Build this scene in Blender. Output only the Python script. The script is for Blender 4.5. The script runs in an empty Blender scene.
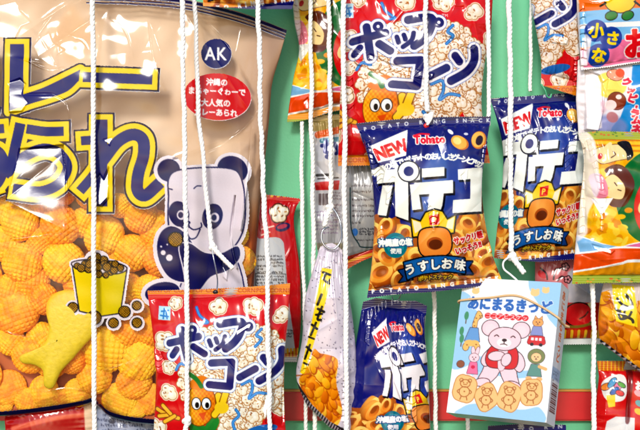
import bpy, math, random
import numpy as np
from math import sin, cos, pi, radians, sqrt, atan2

# ------------------------------------------------------------------ scene basics
C = bpy.context.scene.collection
DIST = 1300.0            # camera distance in mm to the plane 60 mm in front of the wall
W0, H0 = 640, 430


def fac(d):
    return (DIST - (d - 60.0)) / DIST


def at(px, py, d):
    f = fac(d)
    return ((px - 320.0) * f / 1000.0, -d / 1000.0, (215.0 - py) * f / 1000.0)


def lin(c):
    c = np.asarray(c, dtype=np.float64)
    if c.max() > 1.001:
        c = c / 255.0
    c = np.clip(c, 0, 1)
    return np.where(c <= 0.04045, c / 12.92, ((c + 0.055) / 1.055) ** 2.4)


def link(o, parent=None):
    C.objects.link(o)
    if parent is not None:
        o.parent = parent
    return o


def tag(o, label=None, cat=None, group=None, kind=None):
    if label: o['label'] = label
    if cat: o['category'] = cat
    if group: o['group'] = group
    if kind: o['kind'] = kind
    return o


def empty(name, loc, label, cat, group=None):
    o = bpy.data.objects.new(name, None)
    o.location = loc
    o.empty_display_size = 0.02
    link(o)
    return tag(o, label, cat, group)


def fast_mesh(name, co, quads=None, tris=None, smooth=True):
    me = bpy.data.meshes.new(name)
    co = np.asarray(co, dtype=np.float32)
    me.vertices.add(len(co))
    me.vertices.foreach_set('co', co.ravel())
    parts = []
    sizes = []
    if quads is not None and len(quads):
        parts.append(np.asarray(quads, dtype=np.int32).ravel()); sizes.append(np.full(len(quads), 4, dtype=np.int32))
    if tris is not None and len(tris):
        parts.append(np.asarray(tris, dtype=np.int32).ravel()); sizes.append(np.full(len(tris), 3, dtype=np.int32))
    idx = np.concatenate(parts); sz = np.concatenate(sizes)
    me.loops.add(len(idx))
    me.loops.foreach_set('vertex_index', idx)
    me.polygons.add(len(sz))
    st = np.concatenate([[0], np.cumsum(sz)[:-1]]).astype(np.int32)
    me.polygons.foreach_set('loop_start', st)
    try:
        me.polygons.foreach_set('loop_total', sz)
    except Exception:
        pass
    if smooth:
        me.polygons.foreach_set('use_smooth', np.ones(len(sz), dtype=bool))
    me.update(calc_edges=True)
    return me


def mesh_obj(name, me, mat, parent=None, world_parent_loc=None):
    o = bpy.data.objects.new(name, me)
    if mat is not None:
        me.materials.append(mat)
    link(o, parent)
    return o


# ------------------------------------------------------------------ materials
def new_mat(name):
    m = bpy.data.materials.new(name)
    m.use_nodes = True
    nt = m.node_tree
    b = nt.nodes['Principled BSDF']
    return m, nt, b


def print_mat(name, rough=0.25, spec=0.5, coat=0.0, micro=0.08, mscale=900.0, metallic=0.0):
    m, nt, b = new_mat(name)
    a = nt.nodes.new('ShaderNodeAttribute'); a.attribute_name = 'print'
    tc = nt.nodes.new('ShaderNodeTexCoord')
    n = nt.nodes.new('ShaderNodeTexNoise'); n.inputs['Scale'].default_value = mscale; n.inputs['Detail'].default_value = 3
    nt.links.new(tc.outputs['Object'], n.inputs['Vector'])
    # tiny ink density variation
    mr = nt.nodes.new('ShaderNodeMapRange'); mr.inputs['To Min'].default_value = 0.93; mr.inputs['To Max'].default_value = 1.05
    nt.links.new(n.outputs['Fac'], mr.inputs['Value'])
    mx = nt.nodes.new('ShaderNodeMix'); mx.data_type = 'RGBA'; mx.blend_type = 'MULTIPLY'; mx.inputs[0].default_value = 1.0
    nt.links.new(a.outputs['Color'], mx.inputs[6]); nt.links.new(mr.outputs['Result'], mx.inputs[7])
    nt.links.new(mx.outputs[2], b.inputs['Base Color'])
    bp = nt.nodes.new('ShaderNodeBump'); bp.inputs['Strength'].default_value = micro; bp.inputs['Distance'].default_value = 0.0006
    n2 = nt.nodes.new('ShaderNodeTexNoise'); n2.inputs['Scale'].default_value = mscale * 0.25; n2.inputs['Detail'].default_value = 4
    nt.links.new(tc.outputs['Object'], n2.inputs['Vector'])
    nt.links.new(n2.outputs['Fac'], bp.inputs['Height']); nt.links.new(bp.outputs['Normal'], b.inputs['Normal'])
    b.inputs['Roughness'].default_value = rough
    b.inputs['Specular IOR Level'].default_value = spec
    b.inputs['Metallic'].default_value = metallic
    b.inputs['Coat Weight'].default_value = coat
    b.inputs['Coat Roughness'].default_value = 0.12
    return m


def clear_mat(name, tint=(1, 1, 1), milk=0.06, rough=0.12):
    m = bpy.data.materials.new(name); m.use_nodes = True
    nt = m.node_tree; nt.nodes.clear()
    out = nt.nodes.new('ShaderNodeOutputMaterial')
    tr = nt.nodes.new('ShaderNodeBsdfTransparent'); tr.inputs['Color'].default_value = (*tint, 1)
    df = nt.nodes.new('ShaderNodeBsdfDiffuse'); df.inputs['Color'].default_value = (0.8, 0.8, 0.8, 1)
    gl = nt.nodes.new('ShaderNodeBsdfGlossy'); gl.inputs['Roughness'].default_value = rough
    fr = nt.nodes.new('ShaderNodeFresnel'); fr.inputs['IOR'].default_value = 1.36
    m1 = nt.nodes.new('ShaderNodeMixShader'); m1.inputs[0].default_value = milk
    m2 = nt.nodes.new('ShaderNodeMixShader')
    nt.links.new(tr.outputs[0], m1.inputs[1]); nt.links.new(df.outputs[0], m1.inputs[2])
    nt.links.new(m1.outputs[0], m2.inputs[1]); nt.links.new(gl.outputs[0], m2.inputs[2])
    nt.links.new(fr.outputs[0], m2.inputs[0]); nt.links.new(m2.outputs[0], out.inputs[0])
    return m


def plain_mat(name, col, rough=0.5, metallic=0.0, bump=0.0, bscale=300.0, var=0.06):
    m, nt, b = new_mat(name)
    c = lin(col)
    tc = nt.nodes.new('ShaderNodeTexCoord')
    n = nt.nodes.new('ShaderNodeTexNoise'); n.inputs['Scale'].default_value = bscale; n.inputs['Detail'].default_value = 5
    nt.links.new(tc.outputs['Object'], n.inputs['Vector'])
    r = nt.nodes.new('ShaderNodeMix'); r.data_type = 'RGBA'
    r.inputs[6].default_value = (*(c * (1 - var)), 1); r.inputs[7].default_value = (*np.clip(c * (1 + var), 0, 1), 1)
    nt.links.new(n.outputs['Fac'], r.inputs[0]); nt.links.new(r.outputs[2], b.inputs['Base Color'])
    if bump:
        bp = nt.nodes.new('ShaderNodeBump'); bp.inputs['Strength'].default_value = bump; bp.inputs['Distance'].default_value = 0.001
        nt.links.new(n.outputs['Fac'], bp.inputs['Height']); nt.links.new(bp.outputs['Normal'], b.inputs['Normal'])
    b.inputs['Roughness'].default_value = rough; b.inputs['Metallic'].default_value = metallic
    return m


FOIL = print_mat('printed_foil', rough=0.14, spec=0.34, micro=.05)
SILVER = print_mat('silver_film', rough=0.24, spec=0.45, metallic=0.1)
CARD = print_mat('coated_card', rough=0.4, spec=0.3, micro=0.03)
CLEAR = clear_mat('clear_film', milk=0.012, rough=.09)
INK = print_mat('ink_on_film', rough=0.12, spec=0.24, micro=.04)
CORD = plain_mat('white_cotton', (249, 248, 245), 0.85, bump=0.3, bscale=1700, var=0.06)
STEEL = plain_mat('bright_steel', (190, 192, 196), 0.22, metallic=1.0)
WHITEWIRE = plain_mat('white_coated_wire', (236, 238, 242), 0.3)

# ------------------------------------------------------------------ glyph outlines from the built-in font
_gl = {}


def glyph(ch):
    if ch in _gl: return _gl[ch]
    c = bpy.data.curves.new('glyph', 'FONT'); c.body = ch; c.resolution_u = 3
    o = bpy.data.objects.new('glyph', c); C.objects.link(o)
    dg = bpy.context.evaluated_depsgraph_get(); dg.update()
    me = o.evaluated_get(dg).to_mesh()
    cnt = {}
    for p in me.polygons:
        vs = list(p.vertices)
        for i in range(len(vs)):
            k = (vs[i], vs[(i + 1) % len(vs)])
            kk = (min(k), max(k)); cnt[kk] = cnt.get(kk, 0) + 1
    co = [(v.co.x, v.co.y) for v in me.vertices]
    segs = np.array([[*co[a], *co[b]] for (a, b), n in cnt.items() if n == 1], dtype=np.float64).reshape(-1, 4)
    xs = [p[0] for p in co]
    wide = ord(ch) > 0x2000
    adv = 1.0 if wide else ((max(xs) + 0.07) if xs else 0.3)
    o.to_mesh_clear() if hasattr(o, 'to_mesh_clear') else None
    bpy.data.objects.remove(o); bpy.data.curves.remove(c)
    _gl[ch] = (segs, adv)
    return _gl[ch]


# ------------------------------------------------------------------ the printed artwork: signed distance painter
def sm(pts, n=6, closed=False):
    p = [np.array(q, float) for q in pts]
    out = []
    N = len(p)
    rng = range(N) if closed else range(N - 1)
    for i in rng:
        p0 = p[(i - 1) % N] if (closed or i > 0) else p[i]
        p1 = p[i]; p2 = p[(i + 1) % N]
        p3 = p[(i + 2) % N] if (closed or i + 2 < N) else p2
        for k in range(n):
            t = k / n
            out.append(0.5 * (2 * p1 + (p2 - p0) * t + (2 * p0 - 5 * p1 + 4 * p2 - p3) * t * t + (3 * p1 - p0 - 3 * p2 + p3) * t ** 3))
    if not closed: out.append(p[-1])
    return [tuple(q) for q in out]


class Art:
    def __init__(s, x0, y0, x1, y1, base=(255, 255, 255), res=3.0, alpha=1.0):
        s.x0, s.y0, s.res = x0, y0, res
        s.w = int((x1 - x0) * res) + 2; s.h = int((y1 - y0) * res) + 2
        s.rgb = np.empty((s.h, s.w, 3)); s.rgb[:] = np.array(base, float) / 255.0
        s.id = np.zeros((s.h, s.w), np.int16)
        s.names = ['front_film']

    def win(s, xa, ya, xb, yb):
        i0 = max(0, int((xa - s.x0) * s.res)); i1 = min(s.w, int((xb - s.x0) * s.res) + 2)
        j0 = max(0, int((ya - s.y0) * s.res)); j1 = min(s.h, int((yb - s.y0) * s.res) + 2)
        if i1 <= i0 or j1 <= j0: return None
        X = s.x0 + (np.arange(i0, i1) + 0.0) / s.res; Y = s.y0 + np.arange(j0, j1) / s.res
        X, Y = np.meshgrid(X, Y)
        return (slice(j0, j1), slice(i0, i1)), X, Y

    def segs(s, sg, pad=7, inside=False):
        sg = np.asarray(sg, float).reshape(-1, 4)
        w = s.win(min(sg[:, 0].min(), sg[:, 2].min()) - pad, min(sg[:, 1].min(), sg[:, 3].min()) - pad,
                  max(sg[:, 0].max(), sg[:, 2].max()) + pad, max(sg[:, 1].max(), sg[:, 3].max()) + pad)
        if w is None: return None
        sl, X, Y = w
        d2 = np.full(X.shape, 1e9); ins = np.zeros(X.shape, bool)
        for ax, ay, bx, by in sg:
            ex, ey = bx - ax, by - ay
            L = ex * ex + ey * ey
            t = np.clip(((X - ax) * ex + (Y - ay) * ey) / L, 0, 1) if L > 1e-12 else 0.0
            dx = X - ax - t * ex; dy = Y - ay - t * ey
            np.minimum(d2, dx * dx + dy * dy, out=d2)
            if inside and ay != by:
                c = (ay > Y) != (by > Y)
                ins ^= c & (X < ex * (Y - ay) / ey + ax)
        d = np.sqrt(d2)
        if inside: d = np.where(ins, -d, d)
        return (sl, X, Y, d)

    def poly(s, pts, pad=7):
        n = len(pts)
        return s.segs([[*pts[i], *pts[(i + 1) % n]] for i in range(n)], pad, True)

    def line(s, pts, pad=12):
        return s.segs([[*pts[i], *pts[i + 1]] for i in range(len(pts) - 1)], pad, False)

    def slab(s, pts, pad=16):
        """polyline whose two end segments are cut square: sharp corners at any growth"""
        r = s.segs([[*pts[i], *pts[i + 1]] for i in range(len(pts) - 1)], pad, False)
        if r is None: return None
        sl, X, Y, d = r
        for (a, b) in ((pts[0], pts[1]), (pts[-1], pts[-2])):
            L = sqrt((b[0] - a[0]) ** 2 + (b[1] - a[1]) ** 2); ux, uy = (b[0] - a[0]) / L, (b[1] - a[1]) / L
            al = (X - a[0]) * ux + (Y - a[1]) * uy; pe = np.abs(-(X - a[0]) * uy + (Y - a[1]) * ux)
            d = np.minimum(d, np.where(al < L, np.maximum(-al, pe), 1e6))
        return (sl, X, Y, d)

    def ell(s, cx, cy, rx, ry=None, rot=0, pad=7):
        ry = ry or rx; R = max(rx, ry) + pad
        w = s.win(cx - R, cy - R, cx + R, cy + R)
        if w is None: return None
        sl, X, Y = w
        a = radians(rot); dx = (X - cx) * cos(a) + (Y - cy) * sin(a); dy = -(X - cx) * sin(a) + (Y - cy) * cos(a)
        k = np.sqrt((dx / rx) ** 2 + (dy / ry) ** 2) + 1e-9
        g = np.sqrt((dx / rx ** 2) ** 2 + (dy / ry ** 2) ** 2) + 1e-9
        return (sl, X, Y, k * (k - 1) / g)

    def put(s, sh, col, grow=0.0, part=None, a=1.0, soft=1.0):
        if sh is None: return
        sl, X, Y, d = sh
        m = np.clip((grow - d) * s.res / soft + 0.5, 0, 1) * a
        if callable(col): c = col(X, Y, d) / 255.0
        else: c = np.array(col, float) / 255.0
        s.rgb[sl] = s.rgb[sl] * (1 - m[..., None]) + c * m[..., None]
        if part is not None:
            if part == '': k = 0
            else:
                if part not in s.names: s.names.append(part)
                k = s.names.index(part)
            s.id[sl] = np.where(m > 0.4, k, s.id[sl])

    def layers(s, shapes, lay, part=None):
        """outlines of all the shapes first, cores last: lay = [(colour, grow), ...] from the widest to the core"""
        for col, g in lay:
            for sh in shapes: s.put(sh, col, g, part)

    def text(s, txt, x, y, size, lay, rot=0.0, sx=1.0, shear=0.0, part=None, center=False, track=0.0, vertical=False, path=None):
        """x, y: baseline start (or centre); lay as in layers"""
        g = [glyph(c) for c in txt]
        tot = sum(a for _, a in g) * size * sx + track * (len(txt) - 1)
        shapes = []
        cur = 0.0
        for ch, (sg, adv) in zip(txt, g):
            if len(sg):
                if path is not None:
                    t = (cur + adv * size * sx / 2) / max(tot, 1e-6)
                    k = t * (len(path) - 1); i = min(int(k), len(path) - 2); f = k - i
                    bx = path[i][0] * (1 - f) + path[i + 1][0] * f; by = path[i][1] * (1 - f) + path[i + 1][1] * f
                    a = atan2(path[i + 1][1] - path[i][1], path[i + 1][0] - path[i][0])
                    ox = -adv * size * sx / 2
                else:
                    a = radians(rot); bx, by = x, y
                    ox = cur - (tot / 2 if center else 0)
                q = sg.copy()
                out = np.empty_like(q)
                for o in (0, 2):
                    lx = (q[:, o] + shear * q[:, o + 1]) * size * sx; ly = q[:, o + 1] * size
                    if vertical:
                        lx = lx - size * sx / 2; ly = ly - cur
                    else: lx = lx + ox
                    out[:, o] = bx + lx * cos(a) + ly * sin(a)
                    out[:, o + 1] = by + lx * sin(a) - ly * cos(a)
                shapes.append(s.segs(out, max(2.0, lay[0][1] + 1.5), True))
            cur += (size if vertical else adv * size * sx) + track
        s.layers(shapes, lay, part)

    def sample(s, px, py):
        fx = np.clip((px - s.x0) * s.res, 0, s.w - 1.001); fy = np.clip((py - s.y0) * s.res, 0, s.h - 1.001)
        i = fx.astype(int); j = fy.astype(int); a = (fx - i)[..., None]; b = (fy - j)[..., None]
        r = s.rgb
        c = (r[j, i] * (1 - a) + r[j, i + 1] * a) * (1 - b) + (r[j + 1, i] * (1 - a) + r[j + 1, i + 1] * a) * b
        k = s.id[np.clip(np.round(fy).astype(int), 0, s.h - 1), np.clip(np.round(fx).astype(int), 0, s.w - 1)]
        return c, k


def strip(pts, w, n=6):
    p = np.array(sm(pts, n)); t = np.gradient(p, axis=0); t /= np.linalg.norm(t, axis=1)[:, None]; q = np.c_[-t[:, 1], t[:, 0]]
    ww = (w / 2 * np.sin(np.linspace(.25, pi - .25, len(p))) ** .6)[:, None]
    return [tuple(v) for v in p + q * ww] + [tuple(v) for v in (p - q * ww)[::-1]]


def bar(p0, p1, w):
    dx, dy = p1[0] - p0[0], p1[1] - p0[1]; L = sqrt(dx * dx + dy * dy); nx, ny = -dy / L * w / 2, dx / L * w / 2
    return [(p0[0] + nx, p0[1] + ny), (p1[0] + nx, p1[1] + ny), (p1[0] - nx, p1[1] - ny), (p0[0] - nx, p0[1] - ny)]


# ------------------------------------------------------------------ bags
def resample(pts, n):
    p = np.array(pts, float); d = np.r_[0, np.cumsum(np.hypot(*np.diff(p, axis=0).T))]
    t = np.linspace(0, d[-1], n)
    return np.c_[np.interp(t, d, p[:, 0]), np.interp(t, d, p[:, 1])]


def coons(top, bot, left, right, nu, nv, zig=0.0, zign=40):
    T, B, L, R = resample(top, nu), resample(bot, nu), resample(left, nv), resample(right, nv)
    u = np.linspace(0, 1, nu)[None, :, None]; v = np.linspace(0, 1, nv)[:, None, None]
    P = (1 - v) * T[None] + v * B[None] + (1 - u) * L[:, None] + u * R[:, None] \
        - ((1 - u) * (1 - v) * T[0] + u * (1 - v) * T[-1] + (1 - u) * v * B[0] + u * v * B[-1])
    if zig:
        tri = np.abs(((np.linspace(0, zign, nu)) % 1.0) - 0.5) * 2 - 0.5
        e = (np.exp(-(v[..., 0]) * nv / 3.0) - np.exp(-(1 - v[..., 0]) * nv / 3.0))
        P[..., 1] += e * tri[None] * zig * 2
    return P


SUN_EL, SUN_AZ = radians(27), radians(10)      # sun behind the photographer, a little to the left
SUN = np.array([-sin(SUN_AZ) * cos(SUN_EL), -cos(SUN_AZ) * cos(SUN_EL), sin(SUN_EL)])


def facets(P, h, d, items):
    """flat folded facets in the film: a polygon, how far it leans past the slope that catches the sun, and the pitch of its pleats"""
    X, Y = P[..., 0], P[..., 1]
    for poly, k, per in items:
        q = np.array(poly, float); c = q.mean(0)
        p3 = np.array(at(c[0], c[1], d + 10)); v = np.array([0, -(DIST + 60) / 1000, 0]) - p3; v /= np.linalg.norm(v)
        n = v + SUN; n /= np.linalg.norm(n)
        sx, sy = n[0] / n[1], -n[2] / n[1]
        x0, y0 = q.min(0) - 2; x1, y1 = q.max(0) + 2
        w = (X > x0) & (X < x1) & (Y > y0) & (Y < y1)
        if not w.any(): continue
        Xs, Ys = X[w], Y[w]
        ins = np.zeros(Xs.shape, bool); dd = np.full(Xs.shape, 1e9)
        for i in range(len(q)):
            ax, ay = q[i]; bx, by = q[(i + 1) % len(q)]; ex, ey = bx - ax, by - ay
            t = np.clip(((Xs - ax) * ex + (Ys - ay) * ey) / (ex * ex + ey * ey), 0, 1)
            dd = np.minimum(dd, np.hypot(Xs - ax - t * ex, Ys - ay - t * ey))
            if ay != by: ins ^= ((ay > Ys) != (by > Ys)) & (Xs < ex * (Ys - ay) / ey + ax)
        m_ = np.clip(np.where(ins, dd, -dd) / 1.1 + .5, 0, 1)
        H_ = h[w]; sel = m_ > .5
        if sel.sum() < 12: continue
        A_ = np.c_[Xs - c[0], Ys - c[1], np.ones(len(Xs))]
        (gx, gy, g0), *_ = np.linalg.lstsq(A_[sel], H_[sel], rcond=None)
        fit = A_ @ np.array([gx, gy, g0])
        u = fit + .3 * (H_ - fit) + (sx - gx) * (Xs - c[0]) + (sy * k - gy) * (Ys - c[1])
        if per:
            t = (Ys - c[1]) + .35 * (Xs - c[0]) + 1.5 * np.sin(Xs * .5)
            t2 = (t / per) - np.floor(t / per) - .5
            u = fit + .3 * (H_ - fit) + (sx - gx) * np.clip(Xs - c[0], -6, 6) + (sy * k - gy) * t2 * per
        h[w] = H_ * (1 - m_) + m_ * u
    return h


def height(P, U, V, bulge, seed, seals=(0.06, 0.06), wr=1.0, tiltx=0.0, tilty=0.0, creases=(), gath=1.0):
    rs = np.random.RandomState(seed)
    vp = np.clip((V - seals[0]) / (1 - seals[0] - seals[1]), 0, 1)
    s = np.power(np.clip(4 * U * (1 - U), 0, 1), 0.55) * np.power(np.clip(4 * vp * (1 - vp), 0, 1), 0.5)
    h = bulge * s
    X, Y = P[..., 0], P[..., 1]
    x0, x1, y0, y1 = X.min(), X.max(), Y.min(), Y.max()
    soft = np.clip(s * 2.5, 0, 1)
    # slow waviness of the film
    for k in range(7):
        a = rs.uniform(0, pi); wl = rs.uniform(22, 70); ph = rs.uniform(0, 6.28)
        h = h + wr * 0.35 * np.sin((X * cos(a) + Y * sin(a)) * 2 * pi / wl + ph) * soft
    # gathers running out of the seals
    for end in (0, 1):
        dv = (V - seals[0]) if end == 0 else (1 - seals[1] - V)
        env = np.exp(-np.clip(dv, 0, 1) / 0.10) * (dv > 0) * np.clip(dv * 60, 0, 1)
        for k in range(5):
            n = rs.uniform(4, 15); ph = rs.uniform(0, 6.28)
            h = h + gath * wr * 0.38 * env * np.sin(2 * pi * n * (U + 0.05 * np.sin(V * 9 + k)) + ph)
    # gathers along the side edges
    for end in (0, 1):
        du = U if end == 0 else 1 - U
        env = np.exp(-du / 0.09) * np.clip(du * 25, 0, 1)
        for k in range(4):
            n = rs.uniform(4, 14); ph = rs.uniform(0, 6.28)
            h = h + wr * 0.5 * env * soft * np.sin(2 * pi * n * V + ph)
    # sharp random folds
    for k in range(int(26 * wr)):
        cx, cy = rs.uniform(x0, x1), rs.uniform(y0, y1)
        if rs.rand() < 0.6:
            if rs.rand() < 0.5: cx = x0 + (x1 - x0) * rs.choice([0.08, 0.92]) + rs.normal(0, 6)
            else: cy = y0 + (y1 - y0) * rs.choice([0.12, 0.88]) + rs.normal(0, 6)
        a = rs.uniform(0, pi); ln = rs.uniform(8, 26); wd = rs.uniform(0.9, 2.6); am = rs.uniform(0.25, 0.9) * wr * rs.choice([1, -1])
        du = (X - cx) * cos(a) + (Y - cy) * sin(a); dn = -(X - cx) * sin(a) + (Y - cy) * cos(a)
        h = h + am * np.exp(-(du / ln) ** 2) * np.exp(-np.sqrt(dn * dn + 0.08) / wd) * soft
    for (ax, ay, bx, by, am, wd) in creases:
        ln = sqrt((bx - ax) ** 2 + (by - ay) ** 2) / 2; a = atan2(by - ay, bx - ax); cx, cy = (ax + bx) / 2, (ay + by) / 2
        du = (X - cx) * cos(a) + (Y - cy) * sin(a); dn = -(X - cx) * sin(a) + (Y - cy) * cos(a)
        h = h + am * np.exp(-np.abs(du / ln) ** 4) * np.exp(-np.sqrt(dn * dn + 0.05) / wd)
    # crimped seals: fine horizontal ribs
    rib = 0.045 * np.sin(Y * 2 * pi / 2.2)
    sealm = ((V < seals[0]) | (V > 1 - seals[1]))
    h = h + np.where(sealm, rib + 0.35 * np.sin(U * 9 + seed), 0)
    h = h + tiltx * (U - 0.5) * (x1 - x0) + tilty * (V - 0.5) * (y1 - y0)
    return h


def grid_quads(nu, nv):
    i = np.arange(nv - 1)[:, None] * nu + np.arange(nu - 1)[None]
    return np.stack([i, i + nu, i + nu + 1, i + 1], -1)


def split_parts(root, co, quads, rgb, fid, names, mats, loc):
    """one mesh per printed part; every part shares the sampled surface"""
    lrgb = np.power(lin(np.clip(rgb, 0, 1)), 1.25) * 0.84
    objs = []
    for k, nm in enumerate(names):
        q = quads[fid == k]
        if len(q) < 12: continue
        used, inv = np.unique(q.ravel(), return_inverse=True)
        nm = nm.split('#')[0]
        me = fast_mesh(nm, co[used] - np.array(loc), quads=inv.reshape(-1, 4))
        at_ = me.attributes.new('print', 'FLOAT_COLOR', 'POINT')
        c4 = np.ones((len(used), 4), np.float32); c4[:, :3] = lrgb[used]
        at_.data.foreach_set('color', c4.ravel())
        m = mats.get(nm, mats.get('*'))
        objs.append(mesh_obj(nm, me, m, root))
    return objs


def bag(name, label, cat, top, bot, left, right, d, bulge, art, amap=None, seed=1, step=0.5, seals=(0.06, 0.06),
        wr=1.0, tiltx=0.0, tilty=0.0, creases=(), mats=None, back=(170, 170, 172), group=None, zig=0.6, gath=1.0,
        back_b=0.7, backmat=None, seal_names=('top_seal', 'bottom_seal'), glints=()):
    wpx = max(abs(top[-1][0] - top[0][0]), abs(bot[-1][0] - bot[0][0])); hpx = max(abs(left[-1][1] - left[0][1]), abs(right[-1][1] - right[0][1]))
    nu, nv = max(12, int(wpx / step)), max(12, int(hpx / step))
    P = coons(top, bot, left, right, nu, nv, zig, int(wpx / 2.4))
    U, V = np.meshgrid(np.linspace(0, 1, nu), np.linspace(0, 1, nv))
    h = height(P, U, V, bulge, seed, seals, wr, tiltx, tilty, creases, gath)
    h = facets(P, h, d, glints)
    f = fac(d)
    co = np.stack([(P[..., 0] - 320) * f / 1000, -(d + h) / 1000, (215 - P[..., 1]) * f / 1000], -1).reshape(-1, 3)
    ax, ay = (P[..., 0], P[..., 1]) if amap is None else amap(P[..., 0], P[..., 1])
    rgb, ids = art.sample(ax, ay)
    rf = np.random.RandomState(seed * 7 + 1)      # every packet has its own print run and fading
    g_ = rgb.mean(-1, keepdims=True); rgb = (g_ + (rgb - g_) * rf.uniform(.93, 1.03)) * (1 + rf.uniform(-.025, .02, 3))
    names = list(art.names)
    fid = ids[:-1, :-1].copy()
    vc = (V[:-1, :-1] + V[1:, 1:]) / 2
    if seals[0] > 0:
        names.append(seal_names[0]); fid[vc < seals[0]] = len(names) - 1
    if seals[1] > 0:
        names.append(seal_names[1]); fid[vc > 1 - seals[1]] = len(names) - 1
    q = grid_quads(nu, nv)
    xs = (top[0][0] + top[-1][0]) / 2; ys = (left[-1][1] + right[-1][1]) / 2
    loc = at(xs, ys, d)
    root = empty(name, loc, label, cat, group)
    split_parts(root, co, q.reshape(-1, 4), rgb.reshape(-1, 3), fid.ravel(), names, mats or {'*': FOIL}, loc)
    # the back sheet
    st = 4.0
    nu2, nv2 = max(8, int(wpx / st)), max(8, int(hpx / st))
    P2 = coons(top, bot, left, right, nu2, nv2, 0)
    U2, V2 = np.meshgrid(np.linspace(0, 1, nu2), np.linspace(0, 1, nv2))
    h2 = height(P2, U2, V2, bulge * back_b, seed + 50, seals, wr * 0.6)
    tl = tiltx * (U2 - 0.5) * wpx + tilty * (V2 - 0.5) * hpx
    cb = np.stack([(P2[..., 0] - 320) * f / 1000, -(d - h2 + tl - 0.7) / 1000, (215 - P2[..., 1]) * f / 1000], -1).reshape(-1, 3) - np.array(loc)
    me = fast_mesh('back_panel', cb, quads=grid_quads(nu2, nv2).reshape(-1, 4)[:, ::-1])
    a = me.attributes.new('print', 'FLOAT_COLOR', 'POINT')
    c4 = np.ones((len(cb), 4), np.float32)
    if callable(back): c4[:, :3] = lin(back(P2[..., 0], P2[..., 1]).reshape(-1, 3)) * 0.84
    else: c4[:, :3] = lin(back) * 0.84
    a.data.foreach_set('color', c4.ravel())
    mesh_obj('back_panel', me, backmat or SILVER, root)
    return root
# ================================================================== printed artwork
NAVY = (33, 34, 122); INKB = (24, 20, 62); YEL = (252, 220, 26); WHITE = (250, 250, 250); RED = (226, 26, 34); BLACK = (20, 18, 22)


def grad(c0, c1, cx, cy, r):
    c0 = np.array(c0, float); c1 = np.array(c1, float)

    def f(X, Y, d):
        t = np.clip(np.hypot(X - cx, Y - cy) / r, 0, 1)[..., None]
        return c0 * (1 - t) + c1 * t
    return f


def popcorn(a, cx, cy, r, rs, halo=None, part=None):
    lobes = [(cx + r * 0.55 * cos(t + rs.uniform(-.3, .3)), cy + r * 0.5 * sin(t + rs.uniform(-.3, .3)), r * rs.uniform(.42, .6)) for t in np.linspace(0, 6.28, 6)[:-1] + rs.uniform(0, 6)]
    if halo:
        for x, y, q in lobes: a.put(a.ell(x, y, q), halo, 1.2, part)
    for x, y, q in lobes: a.put(a.ell(x, y, q), (190, 126, 60), 0.35, part)
    for x, y, q in lobes: a.put(a.ell(x, y, q), grad((255, 254, 250), (243, 226, 194), x - q * .3, y - q * .35, q * 1.35), -0.3, part)
    for k in range(5):
        x, y, q = lobes[rs.randint(len(lobes))]
        a.put(a.ell(x + rs.uniform(-q, q) * .4, y + rs.uniform(-q, q) * .4, q * .32, q * .16, rs.uniform(0, 180)), [(150, 84, 28), (206, 134, 50), (176, 104, 40)][k % 3], 0, part, a=.8)


def ring(a, cx, cy, r, rot, rs, part=None, k=0.62):
    """a short fried potato tube seen at an angle"""
    ca, sa = cos(radians(rot)), sin(radians(rot))
    L = r * rs.uniform(.35, .8)
    for t in np.linspace(1, 0, 7):
        c = (lambda X, Y, d, t=t: np.array([232, 144, 50]) * (0.78 + .22 * (1 - t)) + np.clip((-(Y - cy) - (X - cx) * .5) / r, -1, 1)[..., None] * np.array([38, 46, 26]))
        a.put(a.ell(cx + ca * L * t, cy + sa * L * t, r * k, r, rot), c, 0, part)
    a.put(a.ell(cx, cy, r * k, r, rot), (lambda X, Y, d: np.array([250, 194, 96]) + np.clip((-(Y - cy)) / r, -1, 1)[..., None] * np.array([12, 40, 46])), 0, part)
    a.put(a.ell(cx, cy, r * k * .6, r * .66, rot), (lambda X, Y, d: np.array([214, 126, 44]) + np.clip((Y - cy) / r, -1, 1)[..., None] * np.array([60, 54, 22])), 0, part)
    a.put(a.ell(cx + ca * L * .2, cy - r * .12 + sa * L * .2, r * k * .4, r * .45, rot), (158, 82, 26), 0, part, a=.7)


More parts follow.
